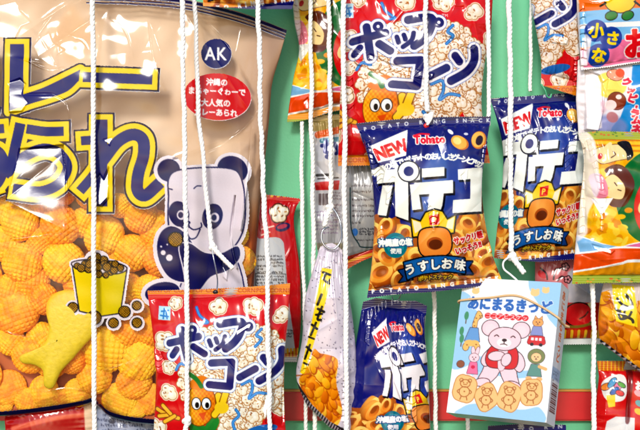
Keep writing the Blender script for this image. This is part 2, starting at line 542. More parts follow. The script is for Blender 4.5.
# ---------------------------------------------------------------- popcorn bag
def art_popcorn():
    a = Art(120, 255, 320, 480, RED)
    rs = np.random.RandomState(4)
    for i, (x, y, r) in enumerate([(219, 306, 8), (253, 306, 9), (282, 315, 8), (166, 341, 10), (171, 366, 7), (170, 391, 8), (158, 427, 9), (283, 406, 9), (240, 447, 9), (196, 452, 8), (268, 440, 9), (300, 340, 8),
                                   (135, 372, 9), (134, 330, 8), (306, 380, 9), (176, 303, 6)]):
        popcorn(a, x, y, r, rs, (250, 236, 214))
    # the heap of popcorn behind the lettering
    heap = sm([(187, 366), (196, 345), (216, 330), (244, 326), (268, 336), (284, 352), (290, 374), (285, 392), (268, 404), (258, 418), (240, 428), (224, 424), (212, 410), (196, 402), (188, 386)], 5, True)
    hp = a.poly(heap); a.put(hp, (250, 150, 40), 4.5, 'snack_picture'); a.put(hp, (224, 178, 116), 2, 'snack_picture')
    for k in range(460):
        x, y = rs.uniform(184, 290), rs.uniform(326, 428)
        i = int((x - a.x0) * a.res); j = int((y - a.y0) * a.res)
        if a.id[j, i] != 1: continue
        popcorn(a, x, y, rs.uniform(4.2, 6.8), rs)
        a.put(a.ell(x, y, 7), WHITE, 0, 'snack_picture', a=0.0)
    a.put(hp, WHITE, 3.5, 'snack_picture', a=0.001)
    sl, X, Y, d = hp
    a.id[sl] = np.where(d < 4.0, 1, a.id[sl])
    # ribbons
    for p in ([(197, 307), (201, 315), (209, 321), (204, 322)], [(243, 382), (252, 379), (253, 388), (250, 396), (258, 391), (268, 392)], [(237, 407), (240, 413), (234, 420), (237, 430)], [(262, 328), (257, 334), (262, 338), (256, 345)],
              [(178, 368), (182, 362), (190, 364)]):
        ln = a.line(sm(p, 5)); a.put(ln, (44, 128, 206), 1.5); a.put(ln, (92, 176, 236), 0.5)
    # the corn cob with leaves and hands
    a.put(a.poly(sm([(190, 418), (200, 410), (206, 424), (214, 412), (220, 420), (208, 440), (198, 440)], 5, True)), (48, 150, 60), 0.5, 'corn_print')
    b = a.ell(202, 402, 14.5, 21, 8)
    a.put(b, (150, 74, 12), 0.8, 'corn_print')
    a.put(b, lambda X, Y, d: np.array([246, 166, 26]) + (np.sin(X * 1.5) * np.sin(Y * 1.25))[..., None] * np.array([10, 26, 16]) + np.clip((198 - X) / 14, -1, 1)[..., None] * np.array([8, 30, 8]), 0, 'corn_print')
    a.put(a.poly(sm([(190, 384), (197, 375), (207, 374), (214, 383), (203, 388)], 5, True)), (240, 140, 24), 0, 'corn_print')
    a.put(a.line(sm([(203, 384), (198, 377), (191, 372)], 5)), (46, 140, 60), 2.2, 'corn_print')
    for ex in (198, 208):
        e = a.ell(ex, 401, 4.2, 5.6); a.put(e, BLACK, .7, 'corn_print'); a.put(e, WHITE, 0, 'corn_print'); a.put(a.ell(ex + .8, 402.5, 2, 3), BLACK, 0, 'corn_print')
    a.put(a.poly([(200, 411), (208, 409), (205, 418)]), (230, 90, 20), 0, 'corn_print')
    for p in ([(180, 416), (168, 413), (158, 408)], [(170, 413), (160, 415)], [(172, 412), (164, 404)], [(176, 414), (166, 420)]):
        ln = a.line(p); a.put(ln, (150, 80, 20), 2.6); a.put(ln, (252, 196, 60), 1.7)
    for p in ([(216, 412), (222, 404), (220, 393)], [(223, 404), (227, 391)]):
        ln = a.line(p); a.put(ln, (150, 90, 10), 4.0); a.put(ln, (252, 214, 40), 3.0)
    a.put(a.ell(223, 405, 7, 6), (252, 214, 40)); a.put(a.ell(216, 441, 18, 5), (40, 120, 196)); a.put(a.ell(262, 428, 16, 5, -10), (40, 120, 196))
    # price mark
    a.put(a.poly([(159.5, 306), (171, 306.5), (171, 319.5), (159, 319)]), (196, 232, 246), 0.3, 'emblem')
    for p in ([(162, 311), (169, 310)], [(161, 315), (169, 316)], [(165, 308), (164, 318)], [(167, 312), (168, 318)]): a.put(a.line(p), (50, 140, 210), .8, 'emblem')
    a.text('TM', 252, 320, 4, [((255, 220, 220), .1)])
    # title
    S = [a.line(p) for p in (
        [(171, 342), (200, 335)], [(183, 329), (185, 342), (189, 357)], [(178, 348), (174, 354)], [(195, 345), (206, 352)],
        [(210.5, 339), (212.5, 344)], [(217, 337), (218.5, 341)], sm([(226, 335), (224, 342), (217, 348)], 4),
        sm([(221, 323), (242, 321), (241, 332), (235, 341), (227, 347)], 5),
        [(213, 361), (233, 360)], [(233, 360), (231, 384)], [(211, 382), (231, 384)],
        [(241, 375), (256, 367)], [(264, 356), (268, 361)], sm([(282, 349), (282, 360), (275, 370), (260, 379)], 5))]
    R = [3.6, 3.6, 3.2, 3.4, 2.2, 2.2, 2.2, 3.8, 3.6, 3.6, 3.6, 3.6, 3.6, 3.8]
    rings = [(193.5, 329), (249, 325.5)]
    for col, g in (((96, 130, 206), 2.8), (WHITE, 2.3), (NAVY, 0)):
        for sh, r in zip(S, R): a.put(sh, col, r + g, 'title_lettering')
        for (x, y) in rings:
            e = a.ell(x, y, 3.2); a.put((e[0], e[1], e[2], np.abs(e[3])), col, 1.7 + g, 'title_lettering')
    # coloured seals
    O = (238, 150, 24)
    a.put(a.poly([(100, 250), (340, 250), (340, 294.5), (100, 294.5)]), O, 0)
    a.put(a.poly([(100, 446), (340, 446), (340, 490), (100, 490)]), O, 0)
    for yy in (292.6, 452.5):
        for k in range(6): a.text('POP CORN', 128 + k * 32.0, yy, 6.2, [((206, 84, 12), .15)], sx=.95)
    return a


# ---------------------------------------------------------------- potato ring bag
def art_poteko():
    B0 = (27, 34, 132)
    a = Art(330, 95, 530, 330, B0)
    rs = np.random.RandomState(9)
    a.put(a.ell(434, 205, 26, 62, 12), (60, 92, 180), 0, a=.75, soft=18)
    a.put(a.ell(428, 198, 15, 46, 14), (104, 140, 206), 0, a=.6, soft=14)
    # the heap of rings
    scal = [(330, 240), (352, 230), (366, 224), (376, 214), (388, 219), (398, 216), (404, 226), (450, 222), (458, 214), (468, 219), (478, 212), (490, 205), (505, 210), (530, 214), (530, 330), (330, 330)]
    hp = a.poly(sm(scal, 4, True)); a.put(hp, (186, 104, 36), 0, 'snack_picture')
    for k in range(120):
        x, y = rs.uniform(345, 515), rs.uniform(220, 292)
        i = int((x - a.x0) * a.res); j = int((y - a.y0) * a.res)
        if a.id[j, i] != 1 or (408 < x < 452 and y < 238): continue
        ring(a, x, y, rs.uniform(8, 12), rs.uniform(0, 360), rs, 'snack_picture', rs.uniform(.55, .9))
    for x, y, r, t in ((372, 233, 11, 200), (385, 226, 9, 20), (366, 262, 12, 150), (380, 272, 13, 60), (398, 280, 10, 10), (478, 232, 11, 30), (488, 262, 12, 70), (472, 270, 12, 130), (492, 225, 10, 200), (452, 284, 9, 20), (466, 224, 9, 300),
                       (356, 284, 10, 0), (386, 257, 10, 320), (490, 278, 9, 220)):
        ring(a, x, y, r, t, rs, 'snack_picture', .75)
    # seals
    a.put(a.poly([(320, 80), (540, 80), (540, 118), (510, 117), (320, 128)]), (24, 26, 100), 0, '')
    a.put(a.poly([(320, 292.5), (430, 288), (540, 276), (540, 340), (320, 340)]), (27, 30, 122), 0, '')
    a.text('POTATO RING SNACK', 366, 130.5, 5.2, [((225, 228, 240), .25)], track=4.6, path=[(364, 131), (396, 126.5), (428, 123.5), (460, 122.4), (490, 122)])
    a.text('POTATO RING SNACK', 372, 295, 5.4, [((235, 238, 246), .4)], path=[(371, 293.5), (405, 291), (436, 288), (470, 284), (500, 279.5)], track=2.0)
    # NEW flash
    q = a.poly([(370, 146.6), (406.8, 130.6), (404.7, 156), (377.5, 163)]); a.put(q, WHITE, .3, 'flash_mark')
    a.text('NEW', 377.2, 161.2, 17.5, [(RED, .75)], rot=-19, sx=.8, shear=-.12, part='flash_mark')
    # maker's lettering
    a.text('Tohato', 428.5, 144, 11, [(WHITE, 1.5), ((228, 26, 60), .55)], rot=-1, center=True, sx=.86, part='maker_mark')
    ln = a.line(sm([(413, 136.5), (420, 134.5), (428, 135)], 4)); a.put(ln, (228, 26, 60), .9, 'maker_mark')
    # two rings by the name
    for x, y, rot in ((462, 143, 25), (478, 139, -55)):
        if rot == 25:
            a.put(a.ell(459.5, 144, 8, 6.4, 25), (212, 128, 40), 0, 'ring_print'); a.put(a.ell(457.5, 142.8, 8.2, 6.4, 30), (246, 186, 84), 0, 'ring_print'); a.put(a.ell(455.8, 141.5, 4.2, 3.6, 30), (255, 224, 150), 0, 'ring_print')
        else:
            e = a.ell(478, 140.5, 7.8, 9.2, 25); a.put(e, (226, 140, 50), 0, 'ring_print'); a.put(a.ell(477.4, 140, 6.8, 8, 25), (250, 200, 104), 0, 'ring_print'); a.put(a.ell(478.4, 140.8, 3.6, 5.2, 25), (60, 34, 60), 0, 'ring_print')
    a.put(a.ell(449.5, 132.5, 3.4, 1.9, 40), (240, 240, 250)); a.put(a.ell(465, 134.5, 2.2, 1.3), (220, 220, 240))
    a.text('沖縄産の塩でポテトのおいしさグーンとアップ', 0, 0, 7.4, [(WHITE, .45)], path=sm([(372, 177), (392, 168), (420, 161), (444, 160), (464, 163), (479, 168)], 6), part='slogan_lettering')

    # title
    def cr(*p): return [(310 + x / 3.556, 110 + y / 3.556) for x, y in p]
    T = [cr((236, 217), (384, 207), (384, 250), (238, 262)), cr((298, 205), (342, 205), (344, 392), (300, 376)), cr((256, 270), (290, 270), (268, 376), (240, 372)), cr((350, 268), (376, 268), (388, 352), (358, 356)),
         cr((392, 212), (470, 206), (470, 236), (392, 242)), cr((366, 262), (500, 252), (500, 296), (368, 302)), cr((420, 290), (468, 286), (462, 340), (440, 400), (396, 398), (412, 350)),
         cr((520, 214), (610, 205), (610, 243), (520, 250)), cr((566, 214), (612, 210), (606, 360), (562, 362)), cr((502, 322), (606, 314), (604, 360), (500, 366))]
    sh = [a.poly(p) for p in T]
    shad = [a.poly([(x + 1.6, y + 1.8) for x, y in p]) for p in T]
    for s_ in shad: a.put(s_, (12, 10, 40), .7)
    for s_ in sh: a.put(s_, WHITE, .2, 'title_lettering')
    e = a.ell(407.2, 172, 8.2); a.put(e, (12, 10, 40), 2.6, 'title_lettering'); a.put(e, WHITE, 1.4, 'title_lettering'); a.put(a.ell(407.2, 172, 4.2), B0, .6, 'title_lettering')
    # salt badge
    a.put(a.ell(394.5, 245, 11.5, 12.5), (14, 130, 150), 0, 'badge_print'); a.put(a.ell(394.5, 245, 8.5, 9), (40, 160, 176), 0, 'badge_print')
    a.text('沖縄産の塩', 394.5, 245, 7.6, [((20, 92, 150), 1.5), (WHITE, .55)], center=True, rot=-3, part='badge_print', sx=.86)
    a.text('使用', 395, 252.6, 5.6, [((16, 90, 140), .9), (WHITE, .3)], center=True, part='badge_print')
    # red words
    a.text('サックリ軽', 452, 244, 7.6, [(WHITE, 1.1), ((214, 24, 40), .45)], rot=-14, sx=.82)
    a.text('いっそう!!', 454, 254, 7.6, [(WHITE, 1.1), ((214, 24, 40), .45)], rot=-16, sx=.82)
    # crown above a plain orange disc
    cw = a.poly([(410, 219), (419, 222), (424, 213), (432, 210), (440, 212), (445, 220), (453, 216), (451, 232), (412, 236)])
    a.put(cw, BLACK, 1.8, 'crown_print'); a.put(cw, (250, 214, 40), .2, 'crown_print')
    a.put(a.poly([(410, 219), (419, 222), (421, 229), (413, 234)]), (246, 238, 214), -.6, 'crown_print'); a.put(a.poly([(445, 220), (453, 216), (451, 230), (443, 228)]), (246, 238, 214), -.6, 'crown_print')
    a.put(a.poly([(427, 216), (437, 214), (437, 224), (428, 225)]), RED, .2, 'crown_print'); a.text('P', 429.6, 223, 8.5, [((255, 226, 90), .3)], part='crown_print')
    o = a.poly(sm([(419, 231), (430, 227.5), (444, 229), (449, 239), (447, 252), (434, 257), (421, 254), (417, 243)], 5, True)); a.put(o, BLACK, 1.4, 'crown_print')
    a.put(o, grad((252, 186, 96), (236, 136, 50), 430, 238, 22), 0, 'crown_print')
    a.put(a.ell(433, 243, 7.5, 6), (190, 96, 34), .4, 'crown_print'); a.put(a.ell(433.6, 244, 6.6, 5), (116, 54, 24), 0, 'crown_print')
    # ribbon
    for tl in ([(398, 270), (410, 267), (412, 279), (399, 282), (403, 276)], [(456, 261), (471, 261), (467, 267), (472, 274), (458, 274)]):
        t = a.poly(tl); a.put(t, BLACK, 1.3, 'ribbon_print'); a.put(t, (18, 74, 150), 0, 'ribbon_print')
    rb = a.poly(sm([(403, 262), (420, 257.5), (434, 256), (448, 256), (463, 258)], 4) + sm([(464, 273), (448, 271), (434, 271.5), (420, 273.5), (407, 279)], 4))
    a.put(rb, BLACK, 1.5, 'ribbon_print'); a.put(rb, (28, 112, 190), 0, 'ribbon_print')
    a.text('うすしお味', 0, 0, 11.6, [((8, 16, 60), 1.3), (WHITE, .55)], path=sm([(405.5, 274.5), (420, 270), (434, 268), (448, 267.6), (463, 269.5)], 4), part='ribbon_print')
    a.text('ポテトスナック', 0, 0, 5.4, [((70, 40, 8), 1.2), ((236, 200, 40), .3)], path=[(418, 280.5), (434, 278.5), (452, 278.5)])
    return a


# ---------------------------------------------------------------- big curry cracker bag (ink on clear film)
def art_arare():
    a = Art(-60, -30, 300, 450, (255, 255, 255))
    OUT, YB, CO = (44, 20, 66), (250, 222, 24), (43, 44, 128)
    t1 = [sm([(13.5, 46), (27.5, 46)], 1) + sm([(27.5, 96), (44, 91), (62, 83), (84, 72)], 4) + sm([(83, 83), (72, 93), (54, 100), (34, 106), (13.5, 113)], 4),
          [(-46, 50), (-4, 50), (-4, 110), (-18, 118), (-24, 108), (-16, 104), (-16, 66), (-46, 66)]]
    sh1 = [a.poly(p, 12) for p in t1]
    hb = a.slab([(92, 79.5), (150, 81.5)]); sh1.append((hb[0], hb[1], hb[2], hb[3] - 5))
    vb = a.slab([(20.5, 53), (20.5, 100)]); sh1.append((vb[0], vb[1], vb[2], vb[3] - 7))
    a.layers(sh1, [(OUT, 7.2), (YB, 5.2), (CO, 0)], 'title_lettering')
    st = [(sm([(36, 131), (50, 133), (64, 133)], 4), 4.6), (sm([(24, 130), (19, 152), (15, 170), (13, 172)], 5), 5.4), (sm([(13, 172), (28, 158), (48, 150), (64, 155), (72, 168), (64, 184), (46, 192), (24, 190)], 6), 5.2),
          ([(105, 128), (105, 200)], 6.6), (sm([(90, 142), (106, 141)], 4), 4.4), (sm([(106, 164), (98, 176), (88, 188)], 5), 4.8),
          (sm([(110, 158), (122, 143), (136, 136), (146, 141), (147, 156), (142, 174), (141, 190), (148, 196), (159, 187)], 6), 5.8),
          (sm([(-26, 132), (4, 130)], 4), 4.5), (sm([(-8, 118), (-12, 150), (-2, 186)], 5), 5), (sm([(-24, 180), (-10, 156), (2, 152), (9, 166), (2, 184), (-12, 190)], 6), 5)]
    sh2 = [(a.slab(p, 16), r) for p, r in st]
    for col, g in ((OUT, 7.2), (YB, 5.2), (CO, 0)):
        for s_, r in sh2: a.put(s_, col, r + g, 'title_lettering')
    # second row crown of "ka": yellow pieces at the left edge
    # maker's disc
    e = a.ell(217.3, 55, 15); a.put(e, (34, 36, 116), 0, 'maker_mark')
    a.text('AK', 217.3, 61.5, 18, [(WHITE, .35)], center=True, sx=.84, part='maker_mark')
    # red oval
    a.put(a.ell(218.5, 98, 33, 23.5, 3), (222, 20, 32), 0, 'oval_badge')
    for tx, x, y, s_ in (('沖縄の', 218, 86.5, 7.6), ('まちゃーぐゎーで', 218, 95.6, 7.6), ('大人気の', 217, 107.2, 7.8), ('カレーあられ', 217, 116.6, 7.6)):
        a.text(tx, x, y, s_, [(WHITE, .35)], center=True, rot=1.5, sx=.93, part='oval_badge')
    # panda: white halo, navy line, pale face
    HALO, NV, FACE = (240, 232, 240), (30, 32, 104), (232, 223, 233)
    P = 'panda_print'
    head = sm([(172, 196), (172, 180), (180, 172), (206, 169), (232, 170), (241, 178), (245, 200), (244, 226), (236, 244), (222, 256), (204, 262), (190, 258), (178, 246), (172, 224)], 5, True)
    hd = a.poly(head)
    ears = [a.ell(171.5, 171, 10.5, 10.5), a.ell(233.5, 170, 14.5, 12.5, 25)]
    body = a.poly(sm([(190, 256), (224, 250), (238, 262), (240, 300), (185, 300), (186, 276)], 5, True))
    arms = [a.poly(sm([(164, 232), (174, 226), (186, 232), (196, 246), (200, 262), (196, 276), (186, 281), (172, 276), (163, 262), (160, 246)], 5, True)),
            a.poly(sm([(182, 246), (192, 243), (206, 252), (222, 253), (238, 246), (240, 258), (228, 270), (212, 276), (200, 290), (190, 288), (186, 268)], 5, True)), a.ell(165, 291, 17, 10, -10)]
    for s_ in [hd, body] + ears + arms: a.put(s_, HALO, 4.2, P)
    a.put(body, NV, 1.3, P); a.put(body, FACE, 0, P)
    for s_ in ears: a.put(s_, NV, 0.6, P)
    a.put(hd, NV, 1.5, P); a.put(hd, FACE, 0, P)
    for s_ in arms: a.put(s_, HALO, 1.2, P); a.put(s_, NV, 0, P)
    for x, y, rot in ((181.5, 214, -14), (214, 216.5, 14)):
        a.put(a.ell(x, y, 9.8, 12.8, rot), NV, 0, P); a.put(a.ell(x + 2.2, y + 1, 4.4, 4.8), FACE, 0, P); a.put(a.ell(x + 1.6, y + 1, 2.5, 3), NV, 0, P)
    a.put(a.line(sm([(196, 189), (199, 186.5), (203, 186.5)], 4)), NV, .6, P); a.put(a.line(sm([(171, 189), (175, 190)], 3)), NV, .6, P)
    a.put(a.ell(190, 222.5, 2.6, 2), NV, 0, P)
    for p in ([(190, 223), (191, 226.5), (186, 228), (182, 225)], [(191, 226.5), (196, 229.5), (203, 227), (203, 223)], [(188, 229), (192, 238), (198, 237), (202, 229)]): a.put(a.line(sm(p, 5)), NV, .7, P)
    for x, y, r in ((164, 246, 1), (170, 244, .8), (166, 252, 2.4), (172, 257, 3.2)): a.put(a.ell(x, y, r), HALO, 0, P)

    def ball(x, y, r, halo=2.0, part=P):
        b = a.ell(x, y, r)
        if halo: a.put(b, HALO, halo, part)
        a.put(b, BLACK, .4, part)
        a.put(b, lambda X, Y, d: np.where(((np.abs(np.sin((X + Y) * 1.3)) < .35) | (np.abs(np.sin((X - Y) * 1.3)) < .35))[..., None], np.array([70, 44, 12]), np.array([196, 150, 38])), -.6, part)
    ball(178, 239, 7.2, 0)
    # little cart of crackers
    P2 = 'cart_print'
    bk = a.poly([(77.5, 263), (84, 266.5), (104, 271), (122, 271), (130, 268), (123.5, 311), (104, 314), (84, 309)])
    rim = a.poly(sm([(77, 262), (95, 259), (116, 261), (130, 267), (122, 272), (104, 271.5), (84, 268)], 4, True))
    balls = [(77, 306, 5.2), (69, 314, 4.2), (98, 316, 7), (128, 310, 5.8), (117, 321, 5), (140, 304, 4.6), (140, 321, 5)]
    for s_ in (bk, rim): a.put(s_, HALO, 3.0, P2)
    for x, y, r in balls: a.put(a.ell(x, y, r), HALO, 2.4, P2)
    a.put(a.ell(101, 258, 9, 6), HALO, 3, P2)
    a.put(bk, INKB, 1.2, P2); a.put(bk, lambda X, Y, d: np.array([236, 214, 24]) + np.clip((104 - X) / 26, -1, 1)[..., None] * np.array([14, 8, 0]), 0, P2)
    a.put(rim, INKB, 1.2, P2); a.put(rim, (230, 220, 226), 0, P2)
    for x, y, r in ((96, 259.5, 4.2), (108, 259.5, 4.4), (90, 263.5, 4), (124, 267, 3.6), (82, 265, 3.2), (116, 264, 4.2), (86, 267, 4), (101, 256.5, 4.4), (93, 268, 3.8), (115, 271, 3.2), (101, 263, 4.4), (109, 264, 4.4), (102, 266, 4.4), (111, 266, 4.2), (118, 269, 3.8), (94, 263, 4), (103, 273, 3.6), (110, 274, 3), (119, 263, 3.4)): ball(x, y, r, 0, P2)
    for x, y, r in balls: ball(x, y, r, 0, P2)
    # edge stripes of the printed seal
    for o, w in ((0, 1.8), (4.2, .8), (7.4, .8)):
        a.put(a.line(sm([(88, -3.5 + o), (140, -2 + o), (190, 3 + o), (240, 15 + o), (290, 33 + o)], 5)), (40, 24, 84), w, 'edge_stripes')
    a.put(a.line(sm([(-60, 413), (0, 413.5), (50, 408), (84, 402.5), (93, 400), (100, 405), (114, 414.5), (155, 421), (260, 428)], 6), 40), (30, 28, 74), 2.8, 'bottom_edge')
    a.put(a.line(sm([(96, 403), (114, 417.5), (155, 424), (260, 430)], 6), 40), (150, 160, 190), .5, 'bottom_edge')
    return a


# ---------------------------------------------------------------- small cracker snack bag with two heads (right strip, and the one at the top)
def art_fry():
    a = Art(560, 118, 740, 300, (250, 196, 28))
    rs = np.random.RandomState(3)
    for k in range(150):
        x, y = rs.uniform(570, 720), rs.uniform(150, 245)
        a.put(a.ell(x, y, rs.uniform(3, 9), rs.uniform(2, 4), rs.uniform(0, 180)), [(248, 184, 20), (232, 150, 14), (252, 214, 70), (216, 132, 16)][rs.randint(4)], 0, 'snack_picture', soft=2)
    for k in range(6): a.put(a.line([(590, 140 + k * 2.6), (740, 142 + k * 3)]), [(222, 138, 12), (250, 206, 60)][k % 2], .8)
    g = a.ell(654, 198, 42, 48); a.put(g, (20, 126, 66), 0, 'disc_print')
    a.put(a.poly([(610, 200), (622, 216), (618, 226), (632, 230), (640, 246), (690, 250), (690, 180)]), (20, 126, 66), 0, 'disc_print')
    a.put(a.ell(660, 208, 30, 36), (226, 32, 34), 0, 'disc_print')
    a.put(a.ell(641, 206, 6, 9, 30), (248, 222, 160), 0); a.put(a.line([(628, 172), (632, 176)]), (20, 126, 66), 1)
    for k in range(18):
        x, y = rs.uniform(592, 626), rs.uniform(210, 242); a.put(a.ell(x, y, rs.uniform(4, 8), rs.uniform(2, 4), rs.uniform(0, 180)), [(250, 200, 30), (236, 160, 18), (252, 222, 80)][rs.randint(3)], 0, soft=2)
    SK = (250, 224, 168)
    # upper head lying on its side, closed eyes, no portrait
    h1 = a.poly(sm([(594, 150), (606, 146), (618, 145), (624, 150), (626, 158), (614, 161), (600, 164), (594, 158)], 5, True)); a.put(h1, (120, 70, 30), .6, 'head_print'); a.put(h1, SK, 0, 'head_print')
    a.put(a.poly(sm([(616, 143), (628, 142), (630, 156), (624, 161), (623, 152)], 4, True)), (30, 22, 24), 0, 'head_print')
    a.put(a.ell(598.5, 156.5, 2.2, 3.2, 20), (214, 70, 70), 0, 'head_print'); a.put(a.line(sm([(609, 158), (613, 155), (611, 152)], 4)), (90, 50, 30), .5, 'head_print')
    a.put(a.line([(605, 147), (609, 144)]), SK, 1.6, 'head_print')
    # lower head with brown hair
    hr = a.poly(sm([(603, 170), (614, 165), (624, 170), (630, 182), (627, 196), (620, 206), (608, 206), (606, 199), (616, 196), (606, 176)], 5, True)); a.put(hr, (112, 50, 22), .4, 'head_print')
    h2 = a.poly(sm([(604, 178), (611, 175), (618, 182), (621, 190), (618, 199), (608, 198), (602, 194), (606, 188), (600, 186)], 5, True)); a.put(h2, SK, 0, 'head_print')
    for p in ([(611, 183), (613, 186)], [(614, 190), (617, 191)]): a.put(a.line(p), (90, 50, 30), .5, 'head_print')
    a.put(a.poly(sm([(588, 176), (598, 174), (604, 184), (604, 197), (594, 198), (590, 190)], 5, True)), (244, 150, 170), 0)
    a.put(a.poly([(590, 199), (610, 198), (604, 208), (598, 216)]), (246, 244, 240), 0)
    # bands at the foot
    a.put(a.poly(sm([(560, 232), (580, 236), (600, 243), (618, 246), (640, 241), (740, 230)], 5) + [(740, 300), (560, 300)]), WHITE, 0)
    a.put(a.poly([(575, 236), (584, 238.5), (600, 244), (614, 246), (600, 249.5), (579, 252)]), (142, 194, 232), 0); a.put(a.poly([(622, 245.8), (640, 241.6), (740, 228), (740, 246), (640, 247)]), (226, 120, 170), 0)
    a.put(a.poly(sm([(560, 256), (590, 252.5), (610, 248.5), (640, 248), (740, 248)], 5) + sm([(740, 266), (640, 259), (618, 262), (600, 266), (560, 273)], 5)), (238, 92, 22), 0)
    a.put(a.poly(sm([(560, 275), (600, 268), (618, 264.5), (640, 262), (740, 268)], 5) + [(740, 300), (560, 300)]), (240, 168, 30), 0, '')
    for yy, c in ((134, (176, 186, 60)), (281, (168, 184, 62))):
        w = 6 if yy > 200 else 5.5
        a.put(a.line([(550, yy), (750, yy)]), c, w)
        for k in range(60): a.put(a.ell(rs.uniform(575, 720), yy + rs.uniform(-3, 3), 1.3, .8), [(230, 160, 40), (110, 150, 50), (220, 110, 40)][rs.randint(3)], 0)
    # clear margin on the left
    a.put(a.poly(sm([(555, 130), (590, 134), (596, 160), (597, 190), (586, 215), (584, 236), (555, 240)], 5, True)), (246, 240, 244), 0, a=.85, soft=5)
    return a


def art_lemon():
    a = Art(560, -50, 740, 90, (242, 128, 26))
    W = WHITE
    a.put(a.poly(sm([(560, 14), (590, 12), (640, 10), (740, 8)], 4) + sm([(740, 26), (640, 24), (600, 26), (560, 28)], 4)), (140, 200, 240), 0)
    a.put(a.poly([(560, 26), (640, 23), (740, 22), (740, 30), (640, 28), (560, 32)]), W, 0)
    a.put(a.poly([(560, 30), (640, 28), (740, 28), (740, 46), (560, 48)]), (132, 198, 240), 0)
    a.put(a.poly(sm([(560, 50), (590, 49), (610, 44), (640, 38), (740, 34)], 4) + [(740, 90), (560, 90)]), (240, 134, 176), 0)
    a.put(a.line(sm([(560, 70), (600, 69), (640, 63.5), (740, 58)], 4)), W, 2.2)
    a.put(a.poly([(560, 71), (740, 60), (740, 90), (560, 90)]), W, 0)
    # plain yellow fruit with two green leaves below, no face
    f = a.ell(617, 3, 14.5, 11.5); a.put(f, (90, 70, 10), 1, 'fruit_print'); a.put(f, grad((255, 236, 70), (246, 206, 20), 612, -2, 16), 0, 'fruit_print')
    for x, rot in ((608.5, -12), (624.5, -20)): e = a.ell(x, 17.6, 5.6, 4, rot); a.put(e, BLACK, .8, 'fruit_print'); a.put(e, (24, 142, 70), 0, 'fruit_print')
    for p in ([(603, 5), (598, 8)], [(631, 4), (636, 8)]): a.put(a.line(p), BLACK, 1, 'fruit_print')
    for x, y, r in ((594, 32, 10.2), (609, 39, 10.2), (597, 56, 10.6)): a.put(a.ell(x, y, r), (28, 78, 170), .6, 'badge_print')
    for ch, x, y, s_ in (('小', 594, 37.4, 15), ('さ', 610, 44.6, 14), ('な', 597, 61.6, 15)): a.text(ch, x, y, s_, [((252, 226, 30), .75)], center=True, rot=6, part='badge_print')
    a.text('おやつ', 622, 56.5, 30, [(WHITE, 2.6), ((226, 26, 40), 1.4)], rot=-3, part='title_lettering')
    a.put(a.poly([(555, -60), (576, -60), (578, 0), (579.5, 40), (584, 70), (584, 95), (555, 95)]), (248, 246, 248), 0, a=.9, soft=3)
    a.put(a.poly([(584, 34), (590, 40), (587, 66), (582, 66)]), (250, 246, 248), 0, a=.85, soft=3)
    return a


def art_ramune():
    a = Art(560, 40, 740, 160, (232, 236, 246))
    a.put(a.poly([(634, 40), (740, 40), (740, 160), (606, 160), (610, 128), (618, 118), (628, 90)]), (36, 156, 222), 0, soft=2)
    a.put(a.ell(608, 86, 16, 13), (250, 234, 120), 0, soft=4)
    a.put(a.ell(604, 128, 22, 12), (150, 160, 214), 0, a=.8, soft=12); a.put(a.ell(594, 108, 10, 9), (236, 196, 210), 0, a=.7, soft=8)
    # plain fruit and nut blobs
    e = a.ell(613, 76, 8, 5.5, 10); a.put(e, (120, 60, 40), .5); a.put(e, (240, 180, 150), 0); a.put(a.ell(618, 74, 4.5, 4.5), (236, 110, 70), 0)
    e = a.ell(614, 102, 9, 8.5, 20); a.put(e, (90, 40, 24), .6, 'nut_print'); a.put(e, (150, 70, 44), 0, 'nut_print')
    a.put(a.ell(608, 106, 6, 5), (244, 232, 232), 0, 'nut_print'); a.put(a.ell(616, 98, 3, 2.4), (250, 240, 240), 0, 'nut_print'); a.put(a.ell(610, 118, 6, 5, 30), (196, 140, 150), 0, 'nut_print', soft=3)
    for ch, x, y, r in (('ク', 622.5, 83, 30), ('ッ', 626.5, 91, 25), ('ピ', 628, 99.5, 20), ('ー', 630, 107, 100), ('ラ', 631.5, 114.5, 15), ('ム', 633.5, 121.5, 10), ('ネ', 634, 130, 5)):
        a.text(ch, x, y + 3, 9.2, [(WHITE, 1.7), ((226, 60, 90), .7)], rot=r, center=True, part='title_lettering')
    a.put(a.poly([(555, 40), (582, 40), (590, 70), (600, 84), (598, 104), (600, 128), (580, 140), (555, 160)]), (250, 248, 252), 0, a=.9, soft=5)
    a.put(a.poly([(560, 40), (740, 40), (740, 62), (640, 65), (560, 72)]), WHITE, 0)
    return a


# ---------------------------------------------------------------- backs and odd packets
def fine_print(a, x0, y0, x1, y1, rs, lh=3.0, size=2.6, col=(70, 66, 70), vert=False, gap=.18):
    y = y0
    while y < y1:
        x = x0
        while x < x1:
            w = rs.uniform(2, 9)
            if rs.rand() > gap:
                x2 = min(x + w, x1); k = x
                while k < x2:
                    s_ = rs.uniform(.7, 1.5)
                    a.put(a.line([(k, y - rs.uniform(0, size * .5)), (k + rs.uniform(-.4, .9), y + size * .4 * rs.rand())], 2), col, .36, a=.8)
                    k += s_
            x += w + 1.2
        y += lh


